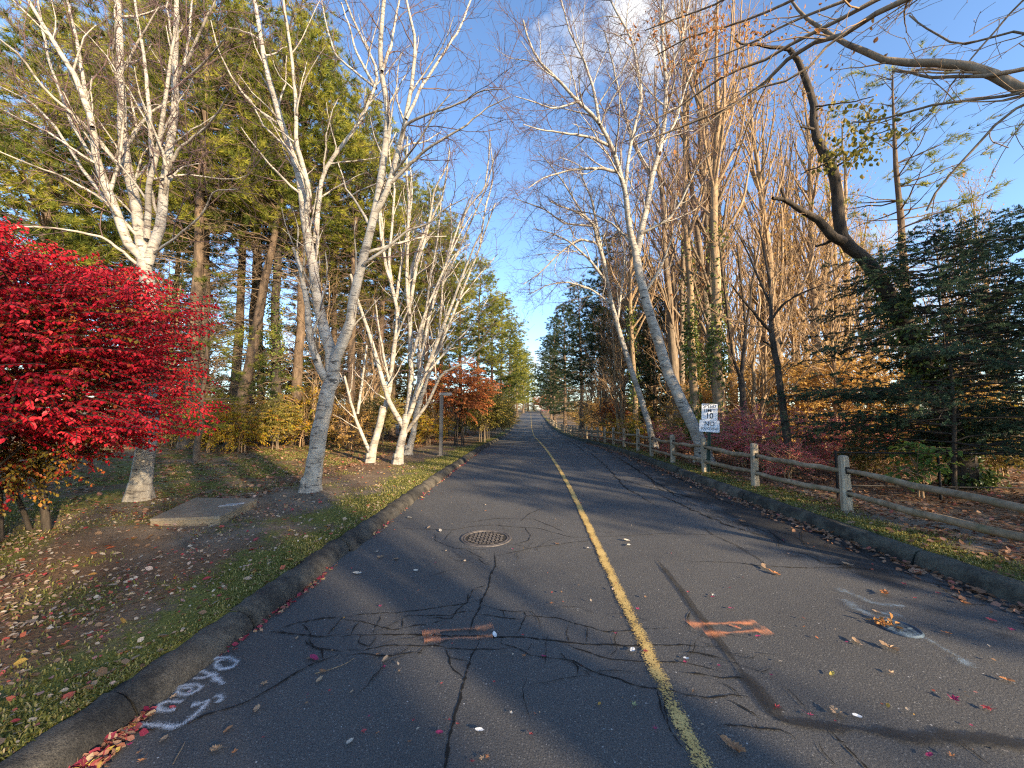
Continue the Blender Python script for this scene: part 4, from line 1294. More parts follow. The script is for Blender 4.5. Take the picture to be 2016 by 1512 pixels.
BARE = [Proto(bare('bare_tree', bare_parts(70, 14, 40, fork=True, ang=(16, 40), up=.09, leafy=.11), 'grey_bark', 'brown')),
        Proto(bare('bare_tree', bare_parts(71, 15, 46, ang=(18, 42), leafy=.30), 'tan_bark', 'gold')),
        Proto(bare('bare_tree', bare_parts(72, 13, 46, fork=True, leafy=.34, ang=(18, 44), up=.08), 'tan_bark', 'gold')),
        Proto(bare('bare_tree', bare_parts(73, 12, 54, ang=(20, 48), up=.06, leafy=.34, dens=1.25), 'grey_bark', 'brown'))]
SCRUB = [Proto(bare('bare_sapling', bare_parts(80, 6.5, 46, ang=(25, 60), L=(1., 2.6), up=.05, r=.07, fork=True, t0=.1), 'tan_bark')),
         Proto(bare('bare_sapling', bare_parts(81, 7.5, 52, ang=(20, 50), L=(1., 2.6), up=.06, r=.06, leafy=.5, t0=.1), 'tan_bark', 'gold'))]


def shrub_parts(seed, rx, ry, rz, zc, ntw, nlf, lsize, stems=7, shell=(.35, 1.0), twl=(.3, .5), shape='diamond', inner=0.0, gap=.0, vbias=0., horiz=.5, hang=.5, stemr=.02, low=0.):
    g = np.random.default_rng(seed)
    ms = MB(); ml = MB()
    c = np.array([0, 0, zc]); rr = np.array([rx, ry, rz])
    d = rdir(int(ntw * 1.6), g)
    f = g.uniform(shell[0] ** 3, shell[1] ** 3, len(d)) ** (1 / 3)
    lump = 1 + .16 * np.sin(d[:, 0] * 5 + seed) * np.sin(d[:, 1] * 4.3 + 2) + .12 * np.sin(d[:, 2] * 7 + d[:, 0] * 3 + seed)
    p = c + d * rr * (f * lump)[:, None]
    if gap:
        q = np.array([mnoise.noise(Vector(v * 1.7) + Vector((seed, 0, 0))) for v in p])
        k = q > -.35 + gap
        p, d, f = p[k], d[k], f[k]
    k = p[:, 2] > .12
    p, d, f = p[k][:ntw], d[k][:ntw], f[k][:ntw]
    n = len(p)
    dd = d * [1, 1, horiz] + g.normal(0, .35, d.shape) * [1, 1, .5]
    dd = norm(dd)
    L = g.uniform(twl[0], twl[1], n)
    t = np.linspace(0, 1, 4)
    TP = p[:, None] + dd[:, None] * (L[:, None] * (t[None] - .6))[..., None] + np.array([0, 0, .12])[None, None] * (t * (1 - t) * 2)[None, :, None] * L[:, None, None]
    tubes(ms, TP, np.tile(np.linspace(.006, .002, 4), (n, 1)), 3, 0., 0)
    # main stems from the foot to random twigs
    m = min(n, stems * 9)
    for q in range(stems):
        tgt = p[g.integers(0, n, 9)]
        a = g.uniform(0, 6.28); b0 = np.array([math.cos(a) * .12 * rx, math.sin(a) * .12 * rx, -.05])
        tip = tgt.mean(0) * [1.3, 1.3, 1.0]
        mid = b0 * .4 + tip * .6 * [.8, .8, 1] + g.normal(0, .06, 3)
        sp = resample(np.array([b0, b0 * .8 + [0, 0, zc * .35], mid, tip]), 9)
        tubes(ms, sp, np.linspace(stemr, stemr * .35, 9), 6, 0., 0)
        for tg in tgt:
            i = g.integers(3, 8)
            q2 = resample(np.array([sp[i], .5 * (sp[i] + tg) + g.normal(0, .06, 3), tg]), 6)
            tubes(ms, q2, np.linspace(stemr * .4, .004, 6), 4, 0., 0)
    # leaf pairs along every twig, hanging a little
    s = np.tile((np.arange(nlf) // 2 + .5) / (nlf / 2), (n, 1))
    sd = np.tile(np.where(np.arange(nlf) % 2 == 0, 1., -1.), (n, 1))
    idx = np.repeat(np.arange(n), nlf)
    pos, tan, _ = sample(TP, np.ones(TP.shape[:2]), idx, s.ravel())
    side = norm(np.cross(tan, [0, 0, 1.0])) * sd.ravel()[:, None]
    ld = norm(side * .7 + tan * .35 + np.array([0, 0, -hang]) + g.normal(0, .28, tan.shape))
    nrm = norm(np.cross(ld, np.cross([0, 0, 1.], ld)) + g.normal(0, .35, tan.shape))
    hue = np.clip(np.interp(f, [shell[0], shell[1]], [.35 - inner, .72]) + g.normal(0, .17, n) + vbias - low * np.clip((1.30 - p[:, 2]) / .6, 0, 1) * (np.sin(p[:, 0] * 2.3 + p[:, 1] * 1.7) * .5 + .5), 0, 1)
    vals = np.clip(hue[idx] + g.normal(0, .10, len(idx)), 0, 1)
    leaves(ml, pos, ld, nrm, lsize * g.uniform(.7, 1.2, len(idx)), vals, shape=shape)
    return ms, ml


def shrub(name, parts, mat, cat='shrub', stemmat='twig'):
    root = empty(name, (0, 0, 0), None, cat)
    parts[0].build('stems', MAT[stemmat], root)
    parts[1].build('leaves', MAT[mat], root)
    return root


# --- the crimson burning bush
cb = gpt(92, 1043)
cc = np.array([-5.75, 3.75])
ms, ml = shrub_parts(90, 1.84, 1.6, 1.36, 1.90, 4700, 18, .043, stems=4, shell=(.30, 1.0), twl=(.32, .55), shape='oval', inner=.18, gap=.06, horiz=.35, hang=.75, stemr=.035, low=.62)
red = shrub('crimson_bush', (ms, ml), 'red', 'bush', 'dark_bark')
red.location = (cc[0], cc[1], float(gz(cc[0], cc[1])))
tag(red, 'huge crimson burning bush with drooping leaf rows at the left edge', 'bush')
mb = MB()
for (u, v, u2, v2, w) in [(92, 1048, 78, 940, 17), (60, 1046, 20, 950, 10)]:
    P, R = limb([(u, v), ((u + u2) / 2 + 3, (v + v2) / 2), (u2, v2), (u2 - 20, v2 - 120)], cb.y, cb.y, w, w * .6, n=8)
    tubes(mb, P, R, 8, 0., 0)
mb.build('bare_stem', MAT['dark_bark'], red, red.location)

SH = {
    'yellow': Proto(shrub('yellow_bush', shrub_parts(101, 1.2, 1.1, .95, 1.1, 360, 11, .08, stems=7, gap=.30, shell=(.2, 1.05)), 'yellow')),
    'ygreen': Proto(shrub('yellow_green_bush', shrub_parts(102, 1.3, 1.3, 1.0, 1.75, 500, 12, .09, stems=6, gap=.12), 'ygreen', stemmat='grey_bark')),
    'rust': Proto(shrub('rust_red_bush', shrub_parts(103, 1.8, 1.7, 1.15, 2.4, 900, 13, .085, stems=6, gap=.2, horiz=.3, stemr=.035), 'rust', stemmat='dark_bark')),
    'pink': Proto(shrub('pink_red_bush', shrub_parts(104, 1.1, 1.0, .75, .85, 250, 10, .055, stems=9, gap=.36, shell=(.15, 1.), horiz=.4), 'pink')),
    'gold': Proto(shrub('golden_bush', shrub_parts(105, 1.2, 1.1, 1.0, 1.05, 300, 10, .075, stems=8, gap=.28, shell=(.1, 1.)), 'gold')),
    'olive': Proto(shrub('olive_bush', shrub_parts(106, 1.2, 1.1, .9, .95, 360, 10, .075, stems=7, gap=.2, shell=(.1, 1.)), 'olive')),
    'green': Proto(shrub('green_sapling', shrub_parts(107, .35, .35, .42, .65, 36, 8, .10, stems=3, shell=(.2, 1.)), 'green')),
}


def put(p, u, Y, label, group=None, sc=1., rz=None, szz=None, tilt=(0, 0)):
    return p.put(ux(u, Y), Y, label, group, random.uniform(0, 6.28) if rz is None else rz, sc, tilt, None, szz)


ROW = 'white pines in the row left of the road'
left = [  # photo x, distance, kind, scale, label
    (378, 12.6, 1, .92, 'stout twin-looking pine trunk just right of the many-stemmed birch'),
    (395, 14.6, 0, .95, 'pine half hidden behind the stout pine trunk'),
    (60, 13.5, 3, 1.0, 'yellow-green pine rising above the crimson bush at the left edge'),
    (-130, 15.5, 0, 1.0, 'pine whose boughs enter at the left edge above the bush'),
    (150, 19.0, 1, 1.0, 'pine seen through the stems of the many-stemmed birch'),
    (260, 15.5, 2, .98, 'tall pine directly behind the many-stemmed birch'),
    (463, 16.5, 2, .92, 'slim straight pine right of the leaning trunk'),
    (492, 18.0, 1, .98, 'dark pine trunk in the sky gap, left of the ivy-clad one'),
    (583, 15.0, 2, .88, 'pine with bare trunk just left of the forked birch'),
    (655, 19.5, 0, .86, 'pine hidden behind the forked birch'),
    (688, 16.2, 1, .80, 'pine with reddish trunk between the forked birch and the crooked birch'),
    (745, 20.5, 0, .84, 'pine behind the crooked birch'),
    (770, 25.0, 3, .90, 'pine with green boughs low behind the fan-stemmed birch'),
    (840, 24.5, 2, .80, 'pine with orange trunk above the rust-red bush'),
    (868, 31.0, 0, .92, 'broad pine above the lamp post'),
    (905, 38.0, 3, 1.0, 'dark green pine behind the rust-red bush'),
    (940, 45.0, 1, 1.05, 'tall pine overhanging the road edge with feathery boughs'),
    (968, 55.0, 3, 1.1, 'pine with low green boughs beyond the yellow-green bushes'),
    (985, 66.0, 0, 1.15, 'second-last tall pine before the end of the left row'),
    (1003, 80.0, 3, 1.2, 'bushy pine whose boughs close over the far road'),
    (1018, 98.0, 3, 1.15, 'low bright pine at the far left bend of the road'),
    (1030, 126.0, 3, 1.2, 'last small pine by the far junction, left side'),
    (1040, 150.0, 3, 1.35, 'pine standing beyond the far junction'),
    (1012, 142.0, 3, 1.4, 'tall pine at the left of the far junction'),
    (1090, 158.0, 3, 1.1, 'pine right of the bright gap beyond the far junction'),
    (705, 27.0, 3, .95, 'low-crowned pine filling the dark gap behind the crooked birch'),
    (640, 31.0, 3, 1.0, 'low-crowned pine far behind the forked birch'),
    (805, 30.0, 3, .95, 'low-crowned pine far behind the fan-stemmed birch'),
    (330, 21.0, 3, .95, 'low-crowned pine behind the tip of the crimson bush'),
    (235, 23.0, 3, .95, 'low-crowned pine behind the many-stemmed birch, deep in the row'),
    (110, 22.0, 3, .95, 'low-crowned pine deep behind the crimson bush'),
]
for i, (u, Yd, k, s, lab) in enumerate(left):
    put(PINES[k], u, Yd, lab, ROW, s)
put(PINES[1], 462, 13.6, 'leaning brown pine trunk with no low boughs', ROW, .85, rz=.3, tilt=(0, .12))

# pine boughs hanging low beside the crimson bush belong to a young pine of their own
yp = Proto(pine('young_pine', pine_parts(66, H=6., hc=.8, Rm=2.3, nb=3, tuft=dict(m=12, length=.2, width=.014, cone=(10, 60)), dens=1.3, tr_r=.07, dead=False)))
put(yp, 395, 9.6, 'young pine with feathery low boughs between crimson bush and forked birch', None, .82)

# ivy-clad trunks
def ivy_tree(name, label, u, v0, Yd, path, w0, w1, n, t1, seed, bark, crownfn=True, group=None):
    g = np.random.default_rng(seed)
    P, R = limb(path, Yd, Yd, w0, w1, n=18)
    lim = [(P, R)]
    top = P[-1]
    for q in range(15):
        a = g.uniform(0, 6.28); i = g.integers(7, 16)
        tip = P[i] + np.array([math.cos(a) * g.uniform(.6, 1.6), math.sin(a) * g.uniform(.6, 1.6), g.uniform(3.0, 6.)])
        q3 = resample(np.array([P[i], P[i] * .6 + tip * .4 + [math.cos(a) * .3, math.sin(a) * .3, -.2], tip]), 18)
        lim.append((q3, np.linspace(R[i] * .5, .008, 18)))
    root, _, base = hero(name, label, 'tree', lim, seed, bark, MAT['twig'], dens=.6, whiteL1=False, group=group, twk=dict(L1=(.6, 1.8), spread=(18, 45), up=.08))
    mb = MB(); ivy(mb, P, R, n, .0, t1, (.06, .12), g, .10)
    mb.build('ivy', MAT['ivy'], root, base)


ivy_tree('ivy_clad_tree', 'tree wrapped in dark ivy in the left sky gap', 545, 850, 14.5, [(545, 850), (542, 780), (545, 700), (540, 600), (548, 520), (545, 450), (552, 380), (556, 250), (560, 120), (562, 0)], 24, 5, 5200, .62, 51, MAT['dark_bark'])
ivy_tree('ivy_clad_tree', 'slimmer trunk with ivy to its middle just left of the ivy-dark tree', 515, 850, 15.5, [(515, 850), (513, 760), (510, 680), (513, 560), (508, 480), (506, 380), (505, 250)], 18, 8, 2200, .4, 52, MAT['dark_bark'])
ivy_tree('ivy_clad_tree', 'straight trunk wrapped in bright ivy left of the speed sign', 1362, 868, 13.0, [(1372, 870), (1368, 800), (1362, 700), (1358, 620), (1360, 560), (1352, 480), (1348, 380), (1350, 250), (1345, 120), (1342, -40)], 20, 4, 3800, .42, 53, MAT['tan_bark'])
ivy_tree('ivy_clad_tree', 'thick tan trunk with ivy behind the speed sign', 1412, 880, 11.8, [(1418, 885), (1415, 800), (1410, 700), (1412, 600), (1408, 500), (1405, 400), (1412, 250), (1410, 100), (1414, -40)], 27, 4, 3600, .45, 54, MAT['tan_bark'])
ivy_tree('ivy_clad_tree', 'thin trunk with a trailing ivy stem behind the slender leaning birch', 1252, 860, 17.0, [(1252, 862), (1250, 780), (1246, 700), (1240, 600), (1242, 500), (1235, 420)], 13, 6, 1800, .6, 55, MAT['tan_bark'])

WOOD = 'bare trees in the wood right of the fence'
rightb = [
    (1425, 14.0, 0, .95, 'bare upright tree rising just right of the thick ivy trunk'),
    (1448, 17.5, 1, .9, 'bare tree behind the forked sapling'),
    (1500, 19.5, 0, .95, 'grey bare tree seen between the forked sapling and the small crooked tree'),
    (1548, 16.5, 1, .92, 'tan bare tree directly above the small crooked tree'),
    (1583, 21.0, 2, 1.0, 'sunlit forked tree with golden leaves left of the twisted tree'),
    (1612, 17.5, 1, .92, 'sunlit straight trunk under the twisted tree limb'),
    (1665, 20.0, 2, 1.0, 'pale forked trunk lit gold, above the left tip of the hemlock'),
    (1720, 25.0, 0, .95, 'bare tree behind the bend of the twisted tree'),
    (1335, 17.5, 0, .95, 'dark bare tree between the two leaning birches'),
    (1318, 21.0, 3, 1.0, 'brown-leaved tree behind the stout leaning birch'),
    (1225, 26.0, 3, .95, 'brown-leaved tree above the slender leaning birch'),
    (1262, 24.0, 3, .92, 'wide brown-twigged tree left of the stout leaning birch'),
    (1290, 30.0, 2, 1.0, 'golden-leaved tree deep behind the leaning birches'),
    (1205, 34.0, 3, .95, 'brown-twigged tree with forked trunk by the middle of the fence'),
    (1175, 42.0, 3, .95, 'brown-twigged tree leaning over the far fence'),
    (1385, 24.0, 2, 1.0, 'golden-leaved tree behind the ivy trunks'),
    (1470, 28.0, 2, 1.05, 'far golden tree low behind the forked sapling'),
    (1640, 30.0, 2, 1.05, 'far golden tree behind the sunlit trunks'),
    (1535, 32.0, 3, 1.0, 'far brown-leaved tree behind the small crooked tree'),
    (1905, 24.0, 0, .95, 'bare tree above the hemlock top at the right'),
    (1990, 21.0, 1, .85, 'bare upright tree at the right edge beyond the hemlock'),
    (1790, 30.0, 3, .9, 'brown-leaved tree behind the right pine'),
    (1850, 36.0, 2, 1.0, 'far golden tree seen through the hemlock'),
    (1960, 32.0, 2, 1.0, 'far golden tree at the right edge'),
]
for u, Yd, k, s, lab in rightb:
    put(BARE[k], u, Yd, lab, WOOD, s * (1.2 if 1300 < u < 1760 else 1.), szz=s * (1.3 if 1300 < u < 1700 else 1.1), tilt=(random.uniform(-.05, .05), random.uniform(-.05, .05)))
RP = 'dark pines on the right of the road'
for u, Yd, k, s, lab in [
    (1225, 29.0, 0, .95, 'dark pine behind the slender leaning birch'), (1190, 37.0, 0, 1.0, 'dark pine with brown dead twigs by the fence'),
    (1145, 46.0, 0, 1.1, 'dark pine whose crown tops the right row'), (1112, 56.0, 1, 1.05, 'dark pine with boughs to the ground along the far fence'),
    (1092, 68.0, 1, 1.1, 'dark pine leaning boughs toward the road, right side'), (1085, 82.0, 1, 1.05, 'dark pine near the far bend, right side'),
    (1092, 104.0, 1, .8, 'small dark pine close to the far junction, right side'), (1275, 33.0, 1, .9, 'dark pine low behind the stout leaning birch'),
    (1355, 23.0, 1, .62, 'small dark pine between the ivy trunks'), (1290, 22.0, 1, .5, 'short dark pine under the stout leaning birch')]:
    put(SPRUCE[k], u, Yd, lab, RP, s)
# pine with a bare trunk on the right
rpn = Proto(pine('pine_tree', pine_parts(67, H=15.5, hc=7.6, Rm=3.1, nb=3, needle_mat='pine', tuft=dict(m=10, length=.26, width=.018, cone=(12, 60)), dens=.7, dead_len=(.6, 1.8), tr_r=.19, top_taper=.5)))
put(rpn, 1800, 15.5, 'tall open pine with a bare trunk above the hemlock', None, 1.0, rz=1.)

# --- hemlock
def hemlock():
    g = np.random.default_rng(77)
    mt = MB(); mb = MB(); mn = MB()
    H = 5.6
    z = np.linspace(-.1, H, 10)
    tubes(mt, np.stack([.05 * np.sin(z), .05 * np.cos(z * 1.3), z], -1), .05 * np.clip(1 - z / H, .05, 1), 9, 0., 0)
    S = []; SR = []
    for zz in np.arange(.9, H - .1, .165):
        f = zz / H
        for k in range(5):
            az = g.uniform(0, 6.28)
            L = 3.4 * np.interp(f, [0, .25, .5, .8, 1], [.85, .98, 1, .75, .15]) * g.uniform(.6, 1.1)
            t = np.linspace(0, 1, 7)
            el = np.radians(g.normal(6, 6))
            p = np.stack([np.cos(az) * L * t, np.sin(az) * L * t, zz + L * t * math.sin(el) - .13 * L * t ** 2 * g.uniform(.3, 1.6)], -1)
            p[1:] += g.normal(0, .04, (6, 3))
            S.append(p); SR.append(np.linspace(.018, .004, 7))
    S = np.array(S); SR = np.array(SR)
    tubes(mb, S, SR, 4, 0., 0)
    A, AR = grow(S, SR, per_m=6.0, t0=.2, t1=1, ang=(35, 65), length=(.4, .95), tfall=.5, rr=.6, n=5, wob=.06, up=-.06, flat=.6, g=g, rmin=.003)
    tubes(mb, A, AR, 3, 0., 0)
    B, BR = grow(A, AR, per_m=8, t0=.15, t1=1, ang=(30, 60), length=(.1, .28), tfall=.3, rr=.6, n=3, wob=.06, up=-.12, flat=.5, g=g, rmin=.002)
    n = len(B); k = 7
    t = np.tile(np.linspace(.05, 1, k), (n, 1)).ravel(); idx = np.repeat(np.arange(n), k)
    pos, tan, _ = sample(B, BR, idx, t)
    cl = np.repeat(np.clip(g.normal(.5, .25, n), 0, 1), k)
    needles(mn, pos, norm(tan), m=6, length=.05, width=.017, cone=(30, 90), val=cl, g=g)
    root = empty('hemlock_tree', (0, 0, 0), 'dark hemlock with flat layered sprays in shade behind the right fence', 'tree')
    mt.build('trunk', MAT['dark_bark'], root); mb.build('branches', MAT['dark_bark'], root); mn.build('crown', MAT['hemlock'], root)
    return root


hm = hemlock()
hm.location = (7.5, 7.3, float(gz(7.5, 7.3))); hm.scale = (.80, .80, .88)

hm2 = copy_tree(hm); hm2.location = (9.9, 7.7, float(gz(9.9, 7.7))); hm2.scale = (.8, .8, 1.0); hm2.rotation_euler = (0, 0, 1.9)
hm2['label'] = 'second dark hemlock, cut by the right picture edge, beyond the twisted tree foot'
# --- shrubs
UB = 'yellow undergrowth under the left pines'
for u, Yd, k, s, lab in [
    (420, 11.5, 'yellow', .85, 'yellow bush right behind the tip of the crimson bush'), (480, 11.8, 'yellow', .85, 'yellow bush below the feathery pine boughs'),
    (545, 12.9, 'ygreen', .62, 'yellow-green bush left of the forked birch trunk'), (600, 14.2, 'yellow', 1.05, 'yellow bush partly behind the forked birch'),
    (690, 13.8, 'gold', .9, 'golden bush between the forked birch and the crooked birch'), (560, 16, 'ygreen', .8, 'greenish bush deep under the left pines'),
    (750, 16.5, 'ygreen', .8, 'greenish bush behind the crooked birch'), (845, 17.5, 'yellow', .9, 'bright yellow bush left of the lamp post foot'),
    (820, 21, 'olive', 1.1, 'olive bush behind the fan-stemmed birch'), (350, 13.0, 'olive', 1.0, 'olive bush under the stout pine'),
    (640, 17.5, 'olive', 1.2, 'olive bush filling the gap behind the forked birch'), (450, 15.0, 'olive', 1.0, 'olive bush under the leaning pine')]:
    put(SH[k], u, Yd, lab, UB, s)
put(SH['rust'], 905, 17.8, 'rust-red leaved tree-like bush with forked stems beside the lamp post', 'big bushes along the left verge', 1.08, rz=2.2)
for u, Yd, k, s, lab in [
    (950, 21.5, 'ygreen', 1.15, 'yellow-green bush with many bare stems right of the rust-red bush'), (962, 26, 'ygreen', 1.2, 'second yellow-green bush up the left verge'),
    (972, 31.5, 'ygreen', 1.2, 'third yellow-green bush up the left verge'), (982, 38, 'ygreen', 1.2, 'fourth yellow-green bush, dark stemmed'),
    (990, 46, 'olive', 1.5, 'olive bush on the left verge near the far posts'), (1003, 60, 'olive', 1.6, 'small far olive bush on the left verge')]:
    put(SH[k], u, Yd, lab, 'big bushes along the left verge', s)
RB = 'autumn bushes behind the right fence'
for u, Yd, k, s, lab in [
    (1245, 19.5, 'pink', .8, 'pink-red bush under the slender leaning birch'), (1300, 15.5, 'pink', .75, 'pink-red bush between the two leaning birches'),
    (1325, 12.4, 'pink', .6, 'low crimson bush just left of the stout leaning birch'), (1455, 10.6, 'pink', .95, 'pink-red bush right of the speed sign'),
    (1505, 9.8, 'pink', 1.0, 'pale pink-red bush left of the small crooked tree'), (1590, 10.2, 'pink', .95, 'bright pink-red bush right of the small crooked tree'),
    (1650, 11.0, 'pink', .85, 'thin pink-red bush left of the black rail'), (1545, 8.6, 'pink', .55, 'low pink-red bush at the foot of the small crooked tree'),
    (1750, 12.5, 'pink', .9, 'sparse red bush seen under the hemlock'), (1210, 24, 'yellow', .8, 'yellow bush by the fence, left of the slender leaning birch'),
    (1262, 17.0, 'yellow', .8, 'bright yellow bush at the foot of the slender leaning birch'), (1350, 14.5, 'olive', .8, 'olive bush at the foot of the bright ivy trunk'),
    (1390, 16.5, 'gold', 1.5, 'golden bush behind the thick ivy trunk'), (1520, 14, 'gold', 1.7, 'golden thicket behind the pink-red bushes'),
    (1600, 14.5, 'gold', 1.9, 'golden thicket under the sunlit trunks'), (1690, 13.5, 'gold', 1.8, 'golden thicket behind the left half of the hemlock'),
    (1780, 13.0, 'yellow', 1.1, 'yellow thicket glowing through the hemlock'), (1870, 13.0, 'gold', 1.4, 'golden thicket right of the ivy-wrapped leaning trunk'),
    (1960, 12.5, 'yellow', 1.3, 'yellow thicket at the right edge behind the hemlock'), (1800, 9.8, 'olive', .8, 'dark olive bush below the hemlock behind the black rail'),
    (1960, 9.8, 'olive', .9, 'olive bush at the right edge under the hemlock'), (1440, 18, 'gold', 2.0, 'golden thicket behind the speed sign'),
    (1210, 30, 'rust', .8, 'rust-red bush by the middle of the fence'), (1190, 33, 'gold', 1.8, 'brown-gold bush along the far fence'), (1170, 44, 'olive', 1.4, 'dark bush along the far fence'),
    (1150, 55, 'olive', 1.6, 'dark bush near the far fence end'), (1700, 9.4, 'olive', .6, 'low olive bush right of the pink-red bushes')]:
    put(SH[k], u, Yd, lab, RB, s)
UD = 'undergrowth deep in the left wood'
for u, Yd, k, s, lab in [
    (440, 19, 'ygreen', 1.1, 'yellow-green bush deep behind the leaning pine'), (500, 20.5, 'yellow', 1.5, 'yellow bush deep in the left sky gap'), (565, 22, 'olive', 1.6, 'olive bush deep left of the forked birch'),
    (625, 25, 'ygreen', 1.3, 'yellow-green bush deep behind the forked birch'), (690, 24, 'gold', 1.8, 'golden bush deep behind the crooked birch'), (735, 26.5, 'olive', 1.9, 'olive bush deep between the crooked and fan-stemmed birches'),
    (790, 28, 'ygreen', 1.5, 'yellow-green bush deep behind the fan-stemmed birch'), (848, 26, 'gold', 1.7, 'golden bush deep behind the lamp post'), (880, 31, 'olive', 2.0, 'olive bush deep behind the rust-red bush'),
    (915, 36, 'yellow', 1.9, 'yellow bush deep behind the yellow-green bushes'), (935, 45, 'olive', 2.2, 'olive bush deep behind the verge bushes'), (955, 58, 'ygreen', 1.9, 'yellow-green bush deep by the far left pines'), (975, 72, 'olive', 2.4, 'olive bush deep by the far bend on the left'),
    (330, 18, 'olive', 1.6, 'olive bush deep behind the many-stemmed birch'), (380, 20, 'gold', 1.7, 'golden bush deep behind the stout pine'), (250, 20, 'olive', 1.8, 'olive bush deep behind the crimson bush')]:
    put(SH[k], u, Yd, lab, UD, s)
for u, Yd, k, s, lab in [(1188, 48, 'gold', 2.0, 'golden thicket deep behind the far fence'), (1165, 60, 'olive', 2.2, 'olive thicket by the far fence end'), (1140, 70, 'gold', 2.2, 'golden thicket near the far bend'), (1122, 84, 'olive', 2.4, 'olive thicket by the far bend, right side'), (1225, 40, 'gold', 2.0, 'golden thicket deep behind the slender leaning birch'), (1280, 27, 'gold', 1.8, 'golden thicket between the leaning birches'), (1340, 25, 'olive', 1.8, 'olive thicket deep behind the ivy trunks')]:
    put(SH[k], u, Yd, lab, RB, s)
put(SH['green'], 1800, 7.0, 'fresh green sapling by the black rail under the hemlock', None, 1.1)
for u, Yd, k, sc, lab in [(1010, 148, 1, 1.0, 'dark pine straight beyond the far junction'), (1075, 156, 0, .75, 'dark pine right of the far opening'), (1120, 140, 1, .9, 'dark pine at the right corner of the far junction'), (985, 138, 1, .9, 'dark pine at the left corner of the far junction')]:
    put(SPRUCE[k], u, Yd, lab, 'dark pines beyond the junction', sc)
for u, Yd, sc, lab in [(1030, 142, 2.6, 'olive hedge bush closing the far end of the road'), (1052, 145, 2.4, 'second olive bush closing the far end of the road'), (1008, 140, 2.6, 'olive bush at the left end of the far junction')]:
    put(SH['olive'], u, Yd, lab, 'bushes at the far junction', sc)
put(SH['rust'], 598, 34.0, 'distant rosy-leaved tree in the gap left of the forked birch', None, 2.3)
put(SH['rust'], 1066, 128, 'crimson bush at the far end of the road', 'bushes at the far junction', 1.6)
put(SH['pink'], 1080, 124, 'dark crimson round bush right of the far junction', 'bushes at the far junction', 3.0)
put(SH['rust'], 1092, 135, 'reddish tree crown beyond the far junction', 'bushes at the far junction', 2.2)
for i, (u, Yd, k, s, lab) in enumerate([(1500, 12.5, 0, 1., 'thin bare sapling behind the pink-red bushes'), (1640, 12.8, 1, 1., 'leafy thin sapling left of the hemlock'), (1330, 19, 0, 1., 'thin bare sapling between the leaning birches'), (1395, 19, 1, 1., 'thin golden sapling behind the ivy trunks'), (1220, 22, 0, 1.1, 'thin bare sapling behind the fence middle'), (1190, 30, 0, 1.2, 'brown twiggy sapling further along the fence'), (1165, 38, 1, 1.2, 'brown twiggy sapling near the far fence'), (1740, 15, 1, 1.1, 'golden sapling behind the hemlock'), (1900, 15.5, 1, 1.1, 'golden sapling at the right behind the hemlock'), (1150, 46, 0, 1.3, 'bare sapling at the fence end'),
        (400, 16.5, 0, 1.2, 'tangle-branched bare sapling under the left pines'), (330, 14.5, 0, 1.2, 'bare sapling behind the crimson bush tip'), (625, 15.5, 0, 1.1, 'bare sapling behind the forked birch'), (720, 18, 0, 1.1, 'bare sapling behind the crooked birch'), (1580, 17, 1, 1.3, 'golden-leaved sapling between the sunlit trunks')]):
    put(SCRUB[k], u, Yd, lab, 'bare saplings', s)

# trees beside and behind the camera on the sun side: they throw the shade over the near road
SHD = 'trees behind the camera shading the near road'
for i, (x, y, k, s) in enumerate([(12.6, -2.6, 1, .6), (14.2, .5, 1, .62), (11.0, -12.0, 0, .6)]):
    SPRUCE[k].put(x, y, 'dark pine standing behind the camera on the right', SHD, i * 1.3, s)
for i, (x, y, k, s) in enumerate([(9.4, -6.6, 0, 1.0), (13.0, -11.5, 0, 1.1), (8.4, -17., 3, 1.1), (17, -14.5, 0, 1.1), (6.0, -3.0, 0, .6)]):
    BARE[k].put(x, y, 'bare tree standing behind the camera on the right', SHD, i * 2.1, s)
# ------------------------------------------------------------------ built things
WOODG = bark_mat('weathered_wood', (.22, .175, .12), (.56, .47, .35), (40, 40, 4), .5, .01)
RAILW = bark_mat('mossy_rail_wood', (.19, .14, .09), (.48, .37, .25), (10, 10, 10), .5, .01, moss=(.13, .14, .06))


